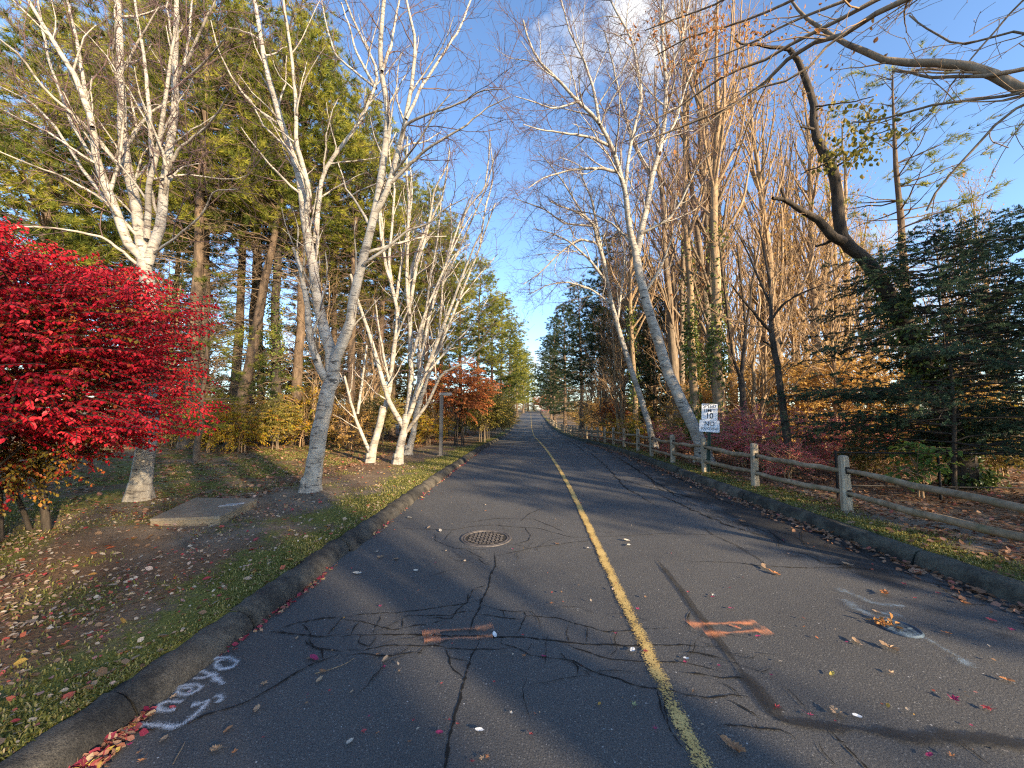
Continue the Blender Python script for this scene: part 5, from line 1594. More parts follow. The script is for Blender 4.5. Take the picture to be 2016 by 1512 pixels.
def build_fence():
    """split-rail fence along the right verge"""
    g = np.random.default_rng(14)
    posts = [(4.66, 3.35)]
    for u, v in [(1668, 1008), (1487, 958), (1388, 930), (1325, 912), (1283, 899)]:
        p = gpt(u, v); posts.append((p.x, p.y))
    while posts[-1][1] < 74:
        x, y = posts[-1]
        y2 = y + 2.05
        posts.append((float(xR(y2)) + .50, y2))
    posts[1:6] = [(x, y) for x, y in posts[1:6]]
    root = empty('split_rail_fence', (posts[0][0], posts[0][1], float(gz(*posts[0]))), 'weathered split-rail wooden fence running along the right verge', 'fence')
    b = root.location
    hole = plain('mortise_shade', (.015, .012, .01), .95)
    for i, (x, y) in enumerate(posts):
        z = float(gz(x, y)); h = .82 + g.uniform(-.03, .03)
        mb = MB()
        yaw = g.uniform(-.15, .15); w = .062; t = .05
        R = Matrix.Rotation(yaw, 3, 'Z') @ Matrix.Rotation(g.normal(0, .02), 3, 'X')
        n = 7
        zs = np.array([-.1, .15, .35, .55, h - .06, h - .015, h])
        sc = np.array([1.08, 1.03, 1., .98, .97, .93, .7])
        prof = np.array([[-1, -.6], [-.6, -1], [.6, -1], [1, -.6], [1, .6], [.6, 1], [-.6, 1], [-1, .6]]) * [w, t]
        V = np.concatenate([np.c_[prof * s * (1 + g.normal(0, .03, (8, 1))), np.full(8, zz)] for zz, s in zip(zs, sc)])
        V = V @ np.array(R).T + [x - b.x, y - b.y, z - b.z]
        ii = np.arange(n - 1)[:, None] * 8; j = np.arange(8)[None]; j2 = (j + 1) % 8
        Fc = np.stack([ii + j, ii + j2, ii + 8 + j2, ii + 8 + j], -1).reshape(-1, 4)
        mb.add(V, Fc, .5, 0, False)
        top = V[-8:]; mb.add(np.vstack([top, top.mean(0) + [0, 0, .01]]), [[a, (a + 1) % 8, 8] for a in range(8)], .5, 0, False)
        po = mb.build('post', [WOODG, hole], root)
        if i < 9:
            # near-black plates paint the shade of the mortise slots beside the rail ends
            mb = MB()
            for hz in (.60, .27):
                for s in (-1, 1):
                    c = np.array([0.012, s * (t + .001), hz]) @ np.array(R).T
                    mb.box(c + [x - b.x, y - b.y, z - b.z], (.03, .004, .05), R)
                    c = np.array([s * (w + .0005), 0, hz]) @ np.array(R).T
            so = mb.build('mortise', hole, po)
    for i in range(len(posts) - 1):
        (x0, y0), (x1, y1) = posts[i], posts[i + 1]
        for hz in (.60, .27):
            a = np.array([x0, y0, float(gz(x0, y0)) + hz + g.normal(0, .02)]); c = np.array([x1, y1, float(gz(x1, y1)) + hz + g.normal(0, .02)])
            if y0 > 33 and hz < .4 and g.uniform() < .15: continue
            d = (c - a); off = np.array([d[1], -d[0], 0]) / np.linalg.norm(d) * g.choice([-.014, .014])
            P = np.array([a + d * s for s in np.linspace(-.03, 1.03, 9)]) + off - np.array(b[:])
            P[1:-1] += g.normal(0, .010, (7, 3))
            P[:, 2] -= .02 * np.sin(np.linspace(0, PI, 9))
            r = np.array([.026, .040, .046, .048, .049, .048, .046, .040, .026]) * g.uniform(.88, 1.1)
            mb = MB(); tubes(mb, P, r, 7, .5, 0, cap=True, rough=.05)
            mb.build('rail', RAILW, root)
    return posts


build_fence()


def text_mesh(body, size, parent, loc, rot, mat, name='lettering', spx=1.0, thick=.0012, bold=0.0):
    cu = bpy.data.curves.new(name, 'FONT'); cu.body = body; cu.size = size; cu.align_x = 'CENTER'; cu.align_y = 'CENTER'
    cu.extrude = thick; cu.offset = bold
    tmp = bpy.data.objects.new(name + '_src', cu); COL.objects.link(tmp)
    dg = bpy.context.evaluated_depsgraph_get()
    me = bpy.data.meshes.new_from_object(tmp.evaluated_get(dg))
    bpy.data.objects.remove(tmp)
    me.materials.clear(); me.materials.append(mat)
    o = bpy.data.objects.new(name, me); COL.objects.link(o)
    o.parent = parent; o.location = loc; o.rotation_euler = rot; o.scale = (spx, 1, 1)
    return o


def rounded_plate(mb, w, h, r, y0, y1, mat=0):
    pts = []
    for cx, cz, a0 in ((w / 2 - r, h / 2 - r, 0), (-w / 2 + r, h / 2 - r, 90), (-w / 2 + r, -h / 2 + r, 180), (w / 2 - r, -h / 2 + r, 270)):
        for k in range(6):
            a = math.radians(a0 + k * 18); pts.append((cx + r * math.cos(a), cz + r * math.sin(a)))
    n = len(pts)
    V = np.array([[x, y0, z] for x, z in pts] + [[0, y0, 0]] + [[x, y1, z] for x, z in pts] + [[0, y1, 0]])
    Fc = [[i, (i + 1) % n, n] for i in range(n)] + [[n + 1 + (i + 1) % n, n + 1 + i, 2 * n + 1] for i in range(n)]
    mb.add(V, Fc, .5, mat, False)
    mb.add(V, [[(i + 1) % n, i, n + 1 + i, n + 1 + (i + 1) % n] for i in range(n)], .5, mat, False)


def build_sign():
    p = gpt(1395, 931)
    k = p.y / F
    white = plain('white_sign_face', (.74, .76, .80), .45, var=.04, scale=6)
    ink = plain('black_sign_ink', (.012, .013, .016), .5)
    green = plain('dark_green_steel', (.02, .045, .035), .5, .3)
    root = empty('road_sign', p, 'white speed limit 10 and no soliciting plates on a dark green post', 'sign', rz=-.30)
    root.rotation_euler = (0, .045, -.30)
    top = (931 - 798) * k
    mb = MB()
    # U-channel post
    for x, y, hx, hy in ((0, .008, .019, .0025), (-.017, -.002, .0025, .0095), (.017, -.002, .0025, .0095), (-.026, -.0118, .011, .0022), (.026, -.0118, .011, .0022)):
        mb.box((x, y + .02, (top - .06) / 2 - .05), (hx, hy, (top + .02) / 2))
    mb.build('post', green, root)
    w1, h1 = 27.5 * k, 31 * k; w2, h2 = 34.5 * k, 22.5 * k
    z1 = (931 - 815.5) * k; z2 = (931 - 842.5) * k
    m1 = MB(); rounded_plate(m1, w1, h1, .02, -.012, -.008); o1 = m1.build('sign_plate', white, root); o1.location = (0, 0, z1); o1['label'] = 'upper plate reading SPEED LIMIT 10'
    m2 = MB(); rounded_plate(m2, w2, h2, .02, -.018, -.0141); o2 = m2.build('sign_plate', white, root); o2.location = (0, 0, z2); o2['label'] = 'lower plate reading NO SOLICITING'
    rot = (PI / 2, 0, 0)
    text_mesh('SPEED', h1 * .31, o1, (0, -.0135, h1 * .345), rot, ink, spx=.86, bold=.0006)
    text_mesh('LIMIT', h1 * .30, o1, (0, -.0135, h1 * .08), rot, ink, spx=.92, bold=.0006)
    text_mesh('10', h1 * .50, o1, (0, -.0135, -h1 * .25), rot, ink, spx=.85, bold=.0015)
    text_mesh('NO', h2 * .52, o2, (0, -.0195, h2 * .19), rot, ink, spx=.95, bold=.001)
    text_mesh('SOLICITING', h2 * .27, o2, (0, -.0195, -h2 * .22), rot, ink, spx=.92, bold=.0003)
    mb = MB()
    for o, zz in ((o1, h1 * .44), (o1, -h1 * .44)):
        pass
    for zz, yy in ((z1 + h1 * .45, -.0135), (z1 - h1 * .40, -.0135), (z2 + h2 * .42, -.0195), (z2 - h2 * .42, -.0195)):
        a = np.arange(8) * PI / 4
        V = np.array([[.006 * math.cos(q), yy, zz + .006 * math.sin(q)] for q in a] + [[0, yy - .002, zz]])
        mb.add(V, [[i, (i + 1) % 8, 8] for i in range(8)], .5, 0, False)
    mb.build('bolt', plain('zinc_bolt', (.4, .4, .42), .4, .8), root)


build_sign()


def build_lamp():
    p = gpt(868, 897); k = p.y / F
    bronze = plain('grey_bronze_metal', (.17, .15, .13), .5, .2, var=.12)
    root = empty('lamp_post', p, 'low square grey lamp post with a flat box head on the left lawn', 'lamp')
    h = (897 - 776) * k
    mb = MB(); mb.box((0, 0, h / 2 - .05), (.055, .055, h / 2 + .05), bevel=.006); mb.build('pole', bronze, root)
    mb = MB(); mb.box((0, 0, .015), (.10, .10, .02), bevel=.005); mb.build('base_plate', bronze, root)
    mb = MB(); mb.box((.13, -.0, h + .005), (.20, .10, .045), bevel=.008); hd = mb.build('lamp_head', plain('pale_bronze_metal', (.34, .30, .26), .45, .2, var=.1), root)
    mb = MB(); mb.box((.17, 0, h - .047), (.12, .075, .006)); mb.build('lens', plain('frosted_lens', (.6, .6, .56), .3), hd)


build_lamp()


def build_slab():
    a = gpt(296, 1036); b = gpt(432, 1034); c = gpt(505, 996); d = gpt(385, 990)
    h = .085
    con = NT('golden_concrete'); o = con.obj()
    n1 = con.noise(o, 6, 7, .7)
    col = con.ramp(n1, [(.3, (.17, .13, .08)), (.7, (.32, .25, .165))])
    conm = con.done(con.princ(col, .9, con.bump(con.noise(o, 70, 4), .4, .005)))
    t = NT('grey_fibreglass_lid'); o = t.obj(); n1 = t.noise(o, 9, 6, .7)
    lidm = t.done(t.princ(t.ramp(n1, [(.3, (.17, .135, .095)), (.7, (.29, .24, .175))]), .8, t.bump(n1, .3, .01)))
    ctr = (a + b + c + d) / 4
    root = empty('utility_pad', ctr, 'low flat concrete utility pad with grey lid on the left lawn', 'utility box')
    P = [Vector((q.x - ctr.x, q.y - ctr.y, 0)) for q in (a, b, c, d)]
    def prism(mb, s, z0, z1):
        V = np.array([[q.x * s, q.y * s, z0] for q in P] + [[q.x * s, q.y * s, z1] for q in P])
        mb.add(V, [[0, 1, 5, 4], [1, 2, 6, 5], [2, 3, 7, 6], [3, 0, 4, 7], [4, 5, 6, 7], [3, 2, 1, 0]], .5, 0, False)
    mb = MB(); prism(mb, 1.0, -.06, h - .022); mb.build('base', conm, root)
    mb = MB(); prism(mb, 1.015, h - .020, h + .012); lid = mb.build('lid', lidm, root)
    mb = MB()
    for dx, dy in ((.42, .33), (.60, .12)):
        q = P[0] * (1 - dx) * 0 + Vector((P[2].x * dx * .6 + P[1].x * .25, P[2].y * dx * .9 - .1 + dy * 0, h + .014))
        mb.box(q, (.11, .035, .0015), Matrix.Rotation(.5, 3, 'Z'))
    mb.build('plate', plain('pale_worn_plate', (.5, .48, .46), .6, var=.3), lid)


build_slab()


def build_manhole():
    p = rpt(957, 1060)
    iron = plain('rusty_cast_iron', (.115, .10, .09), .6, .3, var=.4, scale=30, bump=.2)
    pit = plain('dark_recess_iron', (.03, .026, .022), .9, .1)  # darker tone for the recessed floor between the raised treads
    root = empty('manhole_cover', (p.x, p.y, p.z + .002), 'round cast iron manhole cover with waffle tread in the left lane', 'manhole cover')
    R = .285
    mb = MB()
    n = 48
    def ring(r0, r1, z0, z1):
        a = np.arange(n) * 2 * PI / n
        V = np.concatenate([np.c_[np.cos(a) * r, np.sin(a) * r, np.full(n, z)] for r, z in ((r0, z0), (r1, z1))])
        j = np.arange(n); j2 = (j + 1) % n
        return V, np.stack([j, j2, n + j2, n + j], -1)
    for q in ((R + .035, R + .028, 0, .010), (R + .028, R + .008, .010, .010), (R + .008, R + .004, .010, .003)):
        mb.add(*ring(*q), .5, 0, False)
    mb.build('frame', iron, root)
    mb = MB()
    mb.add(*ring(R + .003, 0.001, .003, .0035), .5, 1, False)
    mb.add(*ring(R, R - .004, .003, .010), .5, 0, False); mb.add(*ring(R - .004, R - .022, .010, .010), .5, 0, False); mb.add(*ring(R - .022, R - .026, .010, .003), .5, 0, False)
    s = .048
    for i in range(-6, 7):
        for j in range(-6, 7):
            x, y = i * s, j * s
            if math.hypot(x, y) > R - .05: continue
            long = (i + j) % 2 == 0
            mb.box((x, y, .006), ((.021, .009, .0045) if long else (.009, .021, .0045)), None, .5)
    mb.build('lid', [iron, pit], root)
    # small sunken valve cover in the right lane
    p = rpt(1772, 1238)
    root = empty('valve_cover', (p.x, p.y, p.z + .003), 'small round bluish valve cover in the right lane, half filled with leaves', 'valve cover')
    mb = MB()
    n = 48
    irn = plain('blue_stained_iron', (.05, .075, .105), .6, .4, var=.5, scale=25, bump=.3)
    for q in ((.125, .115, .0, .012), (.115, .105, .012, .010), (.105, .100, .010, .003)):
        mb.add(*ring(*q), .5, 0, False)
    mb.build('frame', irn, root)
    mb = MB(); mb.add(*ring(.1, .03, .003, .005), .5, 0, False); mb.add(*ring(.03, .001, .005, .009), .5, 0, False)
    for k in range(8):
        a = k * PI / 4
        mb.box((.065 * math.cos(a), .065 * math.sin(a), .006), (.018, .006, .003), Matrix.Rotation(a, 3, 'Z'))
    mb.build('lid', irn, root)


build_manhole()


def build_rail_fence():
    """thin black rail fence in the wood at the right"""
    blk = plain('black_steel', (.012, .012, .014), .5, .5)
    y = 6.9
    root = empty('black_rail_fence', (at(1645, 889, y).x, y, 0), 'thin black metal rail fence in the undergrowth at the right', 'fence')
    b = root.location
    x0 = at(1645, 889, y).x; x1 = 19
    zt = at(1700, 891, y).z
    def sub(nm, P, r):
        mb = MB(); tubes(mb, np.array(P) - np.array(b[:]), np.full(len(P), r), 6, .5, 0, cap=True); mb.build(nm, blk, root)
    sub('rail', [(x0, y, zt), (x1, y - .2, zt - .05)], .017)
    sub('rail', [(x0, y, zt - .55), (x1, y - .2, zt - .6)], .012)
    xx = x0
    while xx < x1:
        z = float(gz(xx, y)); sub('post', [(xx, y - .02 * (xx - x0), z - .1), (xx, y - .02 * (xx - x0), zt + .03)], .02); xx += 1.62


build_rail_fence()


def small_things():
    # short marker posts and boxes far up the left verge
    dk = plain('dark_painted_wood', (.035, .03, .025), .7)
    lt = plain('pale_marker', (.5, .46, .36), .7)
    for (u, v, hpx, wpx, m, lab) in [(1009, 838, 10, 2, dk, 'short dark marker post on the left verge by the far bend'), (1003, 845, 9, 2.2, dk, 'dark stub post nearest on the left verge, before the bend'), (985, 847, 24, 1.6, lt, 'thin pale pole under the olive bush on the left verge'), (1028, 809, 6, 3, dk, 'tiny dark post box where the road ends')]:
        Yd = {1009: 62, 1003: 55, 985: 50, 1028: 118}[u]
        x = ux(u, Yd); k = Yd / F
        root = empty('marker_post', (x, Yd, float(gz(x, Yd))), lab, 'post')
        mb = MB(); mb.box((0, 0, hpx * k / 2 - .05), (wpx * k / 2, wpx * k / 2, hpx * k / 2 + .05), bevel=wpx * k * .1); mb.build('post', m, root)
        mb = MB(); mb.box((0, 0, hpx * k + .03), (wpx * k * .62, wpx * k * .62, .03), bevel=.008); mb.build('cap', m, root)


small_things()

# ------------------------------------------------------------------ single leaves on the road
def leaf_mesh(kind, seed):
    g = np.random.default_rng(seed)
    if kind == 'maple':
        out = []
        lobes = [(90, 1.), (38, .85), (142, .85), (-10, .55), (190, .55)]
        ang = sorted(a for a, _ in lobes)
        rad = dict(lobes)
        aa = [-50, -10, 14, 38, 64, 90, 116, 142, 166, 190, 230]
        rr = [.22, .55, .34, .85, .40, 1., .40, .85, .34, .55, .22]
        for a, r in zip(aa, rr):
            if r > .5:
                for da, f in ((-9, .72), (0, 1.), (9, .72)):
                    out.append((math.radians(a + da), r * f))
            else:
                out.append((math.radians(a), r))
        P = np.array([[r * math.cos(a), r * math.sin(a)] for a, r in out])
    elif kind == 'japanese':
        out = []
        for i, (a, r) in enumerate([(-30, .5), (10, .8), (50, .95), (90, 1.), (130, .95), (170, .8), (210, .5)]):
            out += [(math.radians(a - 19), .20), (math.radians(a - 5), r * .6), (math.radians(a), r), (math.radians(a + 5), r * .6)]
        P = np.array([[r * math.cos(a), r * math.sin(a)] for a, r in out])
    elif kind == 'oak':
        ys = np.linspace(-1, 1, 15)
        w = np.array([.06, .12, .30, .16, .42, .20, .55, .24, .60, .26, .48, .22, .34, .2, .03])
        P = np.concatenate([np.c_[w, ys + .08 * (w > .25)], np.c_[-w[::-1], ys[::-1] + .08 * (w[::-1] > .25)]])
    else:
        t = np.linspace(0, 2 * PI, 14, endpoint=False)
        P = np.c_[.5 * np.sin(t) * (1 + .1 * np.cos(t)), -np.cos(t)]
    n = len(P)
    curl = g.uniform(.10, .34)
    z = curl * (P[:, 0] ** 2 + .5 * P[:, 1] ** 2) + .05 * g.normal(size=n) + .18
    V = np.vstack([np.c_[P, z], [[0, 0, .05]]])
    st = np.array([[-.025, -.2, .06], [.025, -.2, .06], [.06, -1.3, .22], [.02, -1.3, .22]]) if kind != 'oak' else np.array([[-.02, -.95, .2], [.02, -.95, .2], [.03, -1.35, .25], [.0, -1.35, .25]])
    mb = MB()
    mb.add(V, [[i, (i + 1) % n, n] for i in range(n)], g.uniform(.2, .8), 0, False)
    mb.add(st, [[0, 1, 2, 3]], .1, 0, False)
    return mb


LC = {
    'tan': leaf_mat('tan_road_leaf', [(0, (.30, .19, .11)), (1, (.46, .32, .20))], .15),
    'brown': leaf_mat('brown_road_leaf', [(0, (.24, .12, .06)), (1, (.38, .21, .11))], .15),
    'orange': leaf_mat('orange_road_leaf', [(0, (.38, .15, .06)), (1, (.52, .24, .10))], .2),
    'red': leaf_mat('red_road_leaf', [(0, (.33, .04, .05)), (1, (.48, .10, .10))], .2),
    'magenta': leaf_mat('magenta_road_leaf', [(0, (.30, .03, .09)), (1, (.42, .06, .14))], .2),
    'yellow': leaf_mat('yellow_road_leaf', [(0, (.50, .38, .08)), (1, (.62, .50, .14))], .2),
    'pale': leaf_mat('pale_road_leaf', [(0, (.55, .48, .38)), (1, (.68, .62, .52))], .2),
    'white': leaf_mat('white_road_leaf', [(0, (.62, .64, .64)), (1, (.72, .72, .70))], .1),
    'green': leaf_mat('green_road_leaf', [(0, (.16, .20, .09)), (1, (.26, .27, .14))], .15),
}
LM = {}
LEAVES = [  # photo x, y, size in photo px, kind, colour, what singles it out
    (1652, 1412, 30, 'oak', 'tan', 'large, upright by the tar seam corner'), (1443, 1477, 42, 'oak', 'brown', 'long and curled, near the bottom right of the yellow line'),
    (1880, 1384, 26, 'maple', 'magenta', 'below the pale blue streak'), (1943, 1398, 20, 'maple', 'red', 'near the right picture edge below the blue streak'),
    (1530, 1398, 20, 'maple', 'red', 'on the tar seam corner'), (1593, 1412, 19, 'japanese', 'magenta', 'between the tar seam corner and the large oak leaf'),
    (1638, 1331, 13, 'oval', 'yellow', 'alone in the smooth part of the right lane'), (1755, 1329, 16, 'maple', 'tan', 'right of the lone yellow leaf'),
    (1983, 1343, 18, 'oak', 'orange', 'close to the right edge, casting a shadow'), (1752, 1280, 28, 'oak', 'tan', 'below the valve cover'),
    (1685, 1266, 18, 'oval', 'tan', 'left of the valve cover, curled'), (1742, 1172, 24, 'oak', 'orange', 'in the shade streak above the valve cover'),
    (1895, 1190, 24, 'maple', 'orange', 'near the right kerb in the light'), (1865, 1250, 14, 'oak', 'orange', 'right of the valve cover'),
    (1245, 1285, 18, 'oval', 'white', 'at the yellow line left edge'), (1272, 1287, 16, 'maple', 'red', 'dark, lying on the yellow line'),
    (1248, 1393, 19, 'maple', 'green', 'left of the worn yellow line near the bottom'), (1290, 1440, 15, 'japanese', 'magenta', 'beside the yellow line near the bottom'),
    (1008, 1408, 14, 'maple', 'pale', 'alone mid left lane near the bottom'), (943, 1443, 16, 'oval', 'white', 'right of the long crack near the bottom'),
    (1045, 1450, 16, 'japanese', 'red', 'in the left lane near the bottom, star shaped'), (884, 1422, 12, 'japanese', 'red', 'touching the long crack'),
    (901, 1430, 12, 'japanese', 'red', 'just right of the long crack'), (865, 1447, 14, 'oval', 'magenta', 'left of the long crack near the bottom'),
    (815, 1423, 12, 'japanese', 'red', 'between the long crack and the sprayed letters'), (805, 1465, 14, 'maple', 'brown', 'near the bottom left of the long crack'),
    (715, 1444, 18, 'maple', 'red', 'near the bottom, left part of the lane'), (741, 1449, 12, 'japanese', 'orange', 'next to a red maple leaf near the bottom'),
    (728, 1414, 10, 'japanese', 'magenta', 'small, above a red maple leaf'), (758, 1302, 16, 'oval', 'tan', 'curled, left of the orange dash marks'),
    (756, 1316, 12, 'maple', 'magenta', 'just below a curled tan leaf'), (786, 1325, 14, 'japanese', 'tan', 'below the orange dash marks at left'),
    (745, 1291, 14, 'maple', 'brown', 'flat by the left end of the cracks'), (870, 1349, 10, 'japanese', 'red', 'small, left of the long crack'), (973, 1346, 12, 'japanese', 'red', 'right of the long crack in the lane middle'),
    (1033, 1294, 15, 'maple', 'orange', 'below the cracks in the lane middle'), (1070, 1296, 10, 'oval', 'magenta', 'small, right of an orange maple leaf'), (1030, 1254, 10, 'maple', 'red', 'on the cracked band of the lane'),
    (1213, 1250, 12, 'maple', 'magenta', 'left of the yellow line on a crack'), (1255, 1203, 13, 'maple', 'magenta', 'right side of the yellow line'),
    (974, 1254, 15, 'oval', 'white', 'on the end of the left orange dash marks'), (1087, 1191, 12, 'maple', 'orange', 'in the open left lane'),
    (748, 1197, 11, 'maple', 'magenta', 'left lane, above the cracks'), (703, 1131, 16, 'oak', 'pale', 'left lane by the kerb, upper'), (780, 1103, 14, 'oval', 'tan', 'left lane, left of the manhole'),
    (749, 1099, 15, 'oak', 'tan', 'left lane, near the kerb beside the manhole'), (742, 1089, 14, 'maple', 'pale', 'near the left kerb level with the manhole'), (819, 1126, 10, 'oval', 'pale', 'small, below the manhole to the left'),
    (857, 1110, 8, 'maple', 'magenta', 'small, below left of the manhole'), (1010, 1083, 8, 'maple', 'magenta', 'small, right below the manhole'), (1098, 1073, 13, 'maple', 'brown', 'right of the manhole on a crack'),
    (1160, 1082, 11, 'oval', 'pale', 'just left of the yellow line'), (1234, 1066, 12, 'oval', 'pale', 'just right of the yellow line, upper'), (1238, 1076, 12, 'oval', 'pale', 'just right of the yellow line, lower'),
    (844, 1041, 12, 'oak', 'tan', 'above left of the manhole'), (867, 1047, 12, 'oak', 'pale', 'left above the manhole'), (806, 1021, 14, 'oak', 'pale', 'by the left kerb beyond the manhole'),
    (956, 1007, 9, 'maple', 'orange', 'beyond the manhole'), (1401, 1178, 13, 'maple', 'magenta', 'in the light streak of the right lane, dark'), (1404, 1174, 12, 'maple', 'pale', 'in the light streak of the right lane'),
    (1355, 1168, 9, 'maple', 'red', 'left of the light streak in the right lane'), (1436, 1160, 9, 'japanese', 'red', 'small in the light streak'), (1440, 1201, 10, 'oval', 'magenta', 'below the light streak'),
    (1525, 1131, 20, 'oak', 'orange', 'in the right lane under the first dark streak'), (1508, 1120, 22, 'oval', 'tan', 'long, in the dark streak of the right lane'), (1670, 1115, 22, 'oval', 'tan', 'on the crumbled tar near the right kerb'),
    (1461, 1028, 12, 'oak', 'orange', 'far right lane, left of the crumbled tar'), (1543, 1066, 9, 'maple', 'magenta', 'on the crumbled tar edge'), (1590, 1072, 10, 'maple', 'brown', 'on the crumbled tar, brown'), (1612, 1050, 20, 'oak', 'orange', 'near the right kerb on the crumbled tar'),
    (1780, 1152, 14, 'maple', 'red', 'in light near the right kerb, red'), (1846, 1170, 13, 'maple', 'red', 'right lane beside the kerb, small'), (1952, 1224, 13, 'oval', 'red', 'round, near the right picture edge'), (1992, 1244, 14, 'maple', 'magenta', 'at the right picture edge'),
    (1800, 1180, 10, 'maple', 'red', 'above right of the valve cover'), (1726, 1208, 12, 'oval', 'tan', 'above the valve cover'), (1584, 1238, 9, 'maple', 'orange', 'between the right dash marks and the valve cover'), (1666, 1268, 9, 'maple', 'magenta', 'small, left of a curled tan leaf'),
    (1518, 1333, 9, 'maple', 'magenta', 'right of the tar seam, small'), (1349, 1307, 16, 'maple', 'magenta', 'dark, between yellow line and tar seam'), (1351, 1300, 10, 'oval', 'white', 'tiny, touching a dark maple leaf'), (1415, 1315, 10, 'maple', 'magenta', 'small, left of the tar seam'),
    (1452, 1238, 12, 'maple', 'red', 'on the right orange dash marks'), (1492, 1256, 9, 'oval', 'magenta', 'below the right orange dash marks'), (1645, 1425, 8, 'maple', 'red', 'beside the foot of the large oak leaf'), (1688, 1415, 14, 'oval', 'white', 'right of the large oak leaf'),
    (1875, 1495, 18, 'maple', 'orange', 'near the bottom right corner'), (1830, 1492, 14, 'oval', 'magenta', 'near the bottom right corner, dark'), (1915, 1434, 10, 'maple', 'magenta', 'small, lower right'), (1950, 1400, 16, 'maple', 'red', 'right edge, lower'),
    (517, 1352, 22, 'maple', 'tan', 'right of the sprayed letters'), (628, 1343, 15, 'oval', 'tan', 'in the left lane below the crack'), (635, 1326, 15, 'oak', 'brown', 'near the twig in the left lane'), (618, 1300, 22, 'oval', 'magenta', 'folded, beside the left cracks'), (609, 1300, 18, 'maple', 'tan', 'touching a folded magenta leaf'),
    (585, 1260, 12, 'maple', 'tan', 'near the left kerb by the cracks'), (648, 1365, 10, 'maple', 'red', 'left lane, small'), (606, 1371, 8, 'maple', 'magenta', 'small, in the left lane shade'),
    (505, 1402, 22, 'oak', 'tan', 'below the sprayed letters at right'), (449, 1441, 16, 'oval', 'brown', 'square looking, below the sprayed letters'), (321, 1462, 22, 'oak', 'tan', 'below the tail of the sprayed letters'), (427, 1481, 26, 'oak', 'tan', 'with upturned edge near the bottom'), (460, 1488, 18, 'maple', 'orange', 'at the bottom right of an upturned oak leaf'), (518, 1457, 10, 'japanese', 'red', 'left lane near the bottom, lone'),
    (280, 1502, 22, 'japanese', 'orange', 'yellowish, at the bottom left'), (255, 1472, 16, 'maple', 'magenta', 'purplish, left of the letters tail'), (274, 1486, 16, 'japanese', 'brown', 'at the bottom left, brown'), (340, 1378, 20, 'maple', 'tan', 'on the sprayed letter C'), (372, 1366, 12, 'maple', 'red', 'on the sprayed letter A'), (340, 1398, 14, 'oval', 'red', 'lying in the sprayed letter C'),
    (688, 1466, 16, 'oval', 'pale', 'stick-like, near the bottom of the left lane'), (950, 1500, 18, 'maple', 'tan', 'at the bottom picture edge'), (928, 1505, 16, 'japanese', 'red', 'at the bottom picture edge, star shaped'), (960, 1497, 14, 'maple', 'orange', 'at the bottom edge, cut'),
]
CN = {'maple': 'maple leaf', 'japanese': 'star-shaped leaf', 'oak': 'oak leaf', 'oval': 'oval leaf'}
for i, (u, v, s, kind, colr, where) in enumerate(LEAVES):
    key = (kind, colr, i % 2)
    if key not in LM:
        o = leaf_mesh(kind, 300 + len(LM)).build('fallen_leaf', LC[colr])
        LM[key] = o.data
    else:
        o = bpy.data.objects.new('fallen_leaf', LM[key]); COL.objects.link(o)
    p = rpt(u, v)
    r = s / 2 / F * p.y * (1.05 if kind in ('oak', 'oval') else .95)
    r = min(r, .075)
    o.location = (p.x, p.y, p.z + .012)
    o.scale = (r, r, r * (.9 if s < 24 else 1.3))
    o.rotation_euler = (random.uniform(-.18, .18), random.uniform(-.18, .18), random.uniform(0, 6.28))
    tag(o, f'{colr} {CN[kind]} on asphalt, {where}', 'leaf', 'single fallen leaves on the road')
# leaves heaped in the sunken valve cover
g = np.random.default_rng(4)
p = rpt(1740, 1230)
mb = MB(); n = 26
q = np.array(p[:]) + np.c_[g.normal(0, .035, n), g.normal(0, .03, n), g.uniform(.012, .03, n)]
leaves(mb, q, norm(g.normal(size=(n, 3)) * [1, 1, .4]), norm(g.normal(0, .4, (n, 3)) + [0, 0, 1]), g.uniform(.03, .055, n), g.uniform(.5, 1, n))
tag(mb.build('leaf_litter', MAT['brown']), kind='stuff')
# dry twig lying in the left lane
P = np.array([rpt(x, y)[:] for x, y in [(620, 1330), (650, 1322), (678, 1312), (697, 1300)]]) + [0, 0, .012]
mb = MB(); tubes(mb, resample(P, 8), np.linspace(.003, .0018, 8), 5, .5, 0)
o = mb.build('dry_twig', MAT['tan_bark']); tag(o, 'thin pale dry twig lying on the left lane asphalt', 'twig')
P = np.array([rpt(x, y)[:] for x, y in [(340, 1510), (348, 1495), (358, 1478), (364, 1466)]]) + [0, 0, .012]
mb = MB(); tubes(mb, resample(P, 8), np.linspace(.0025, .0015, 8), 5, .5, 0)
o = mb.build('dry_twig', MAT['tan_bark']); tag(o, 'thin tan stalk lying below the sprayed letters', 'twig')
# ------------------------------------------------------------------ light, sky, camera
SUN_AZ = Vector((.72, -.69)).normalized()
SUN_EL = math.radians(17.0)
sd = Vector((SUN_AZ.x * math.cos(SUN_EL), SUN_AZ.y * math.cos(SUN_EL), math.sin(SUN_EL)))
sun = bpy.data.lights.new('sun', 'SUN')
sun.energy = 5.0; sun.angle = math.radians(.8); sun.color = (1.0, .78, .50)
so = bpy.data.objects.new('sun', sun); COL.objects.link(so)
so.rotation_euler = (-sd).to_track_quat('-Z', 'Y').to_euler()
so.location = (10, -12, 20)

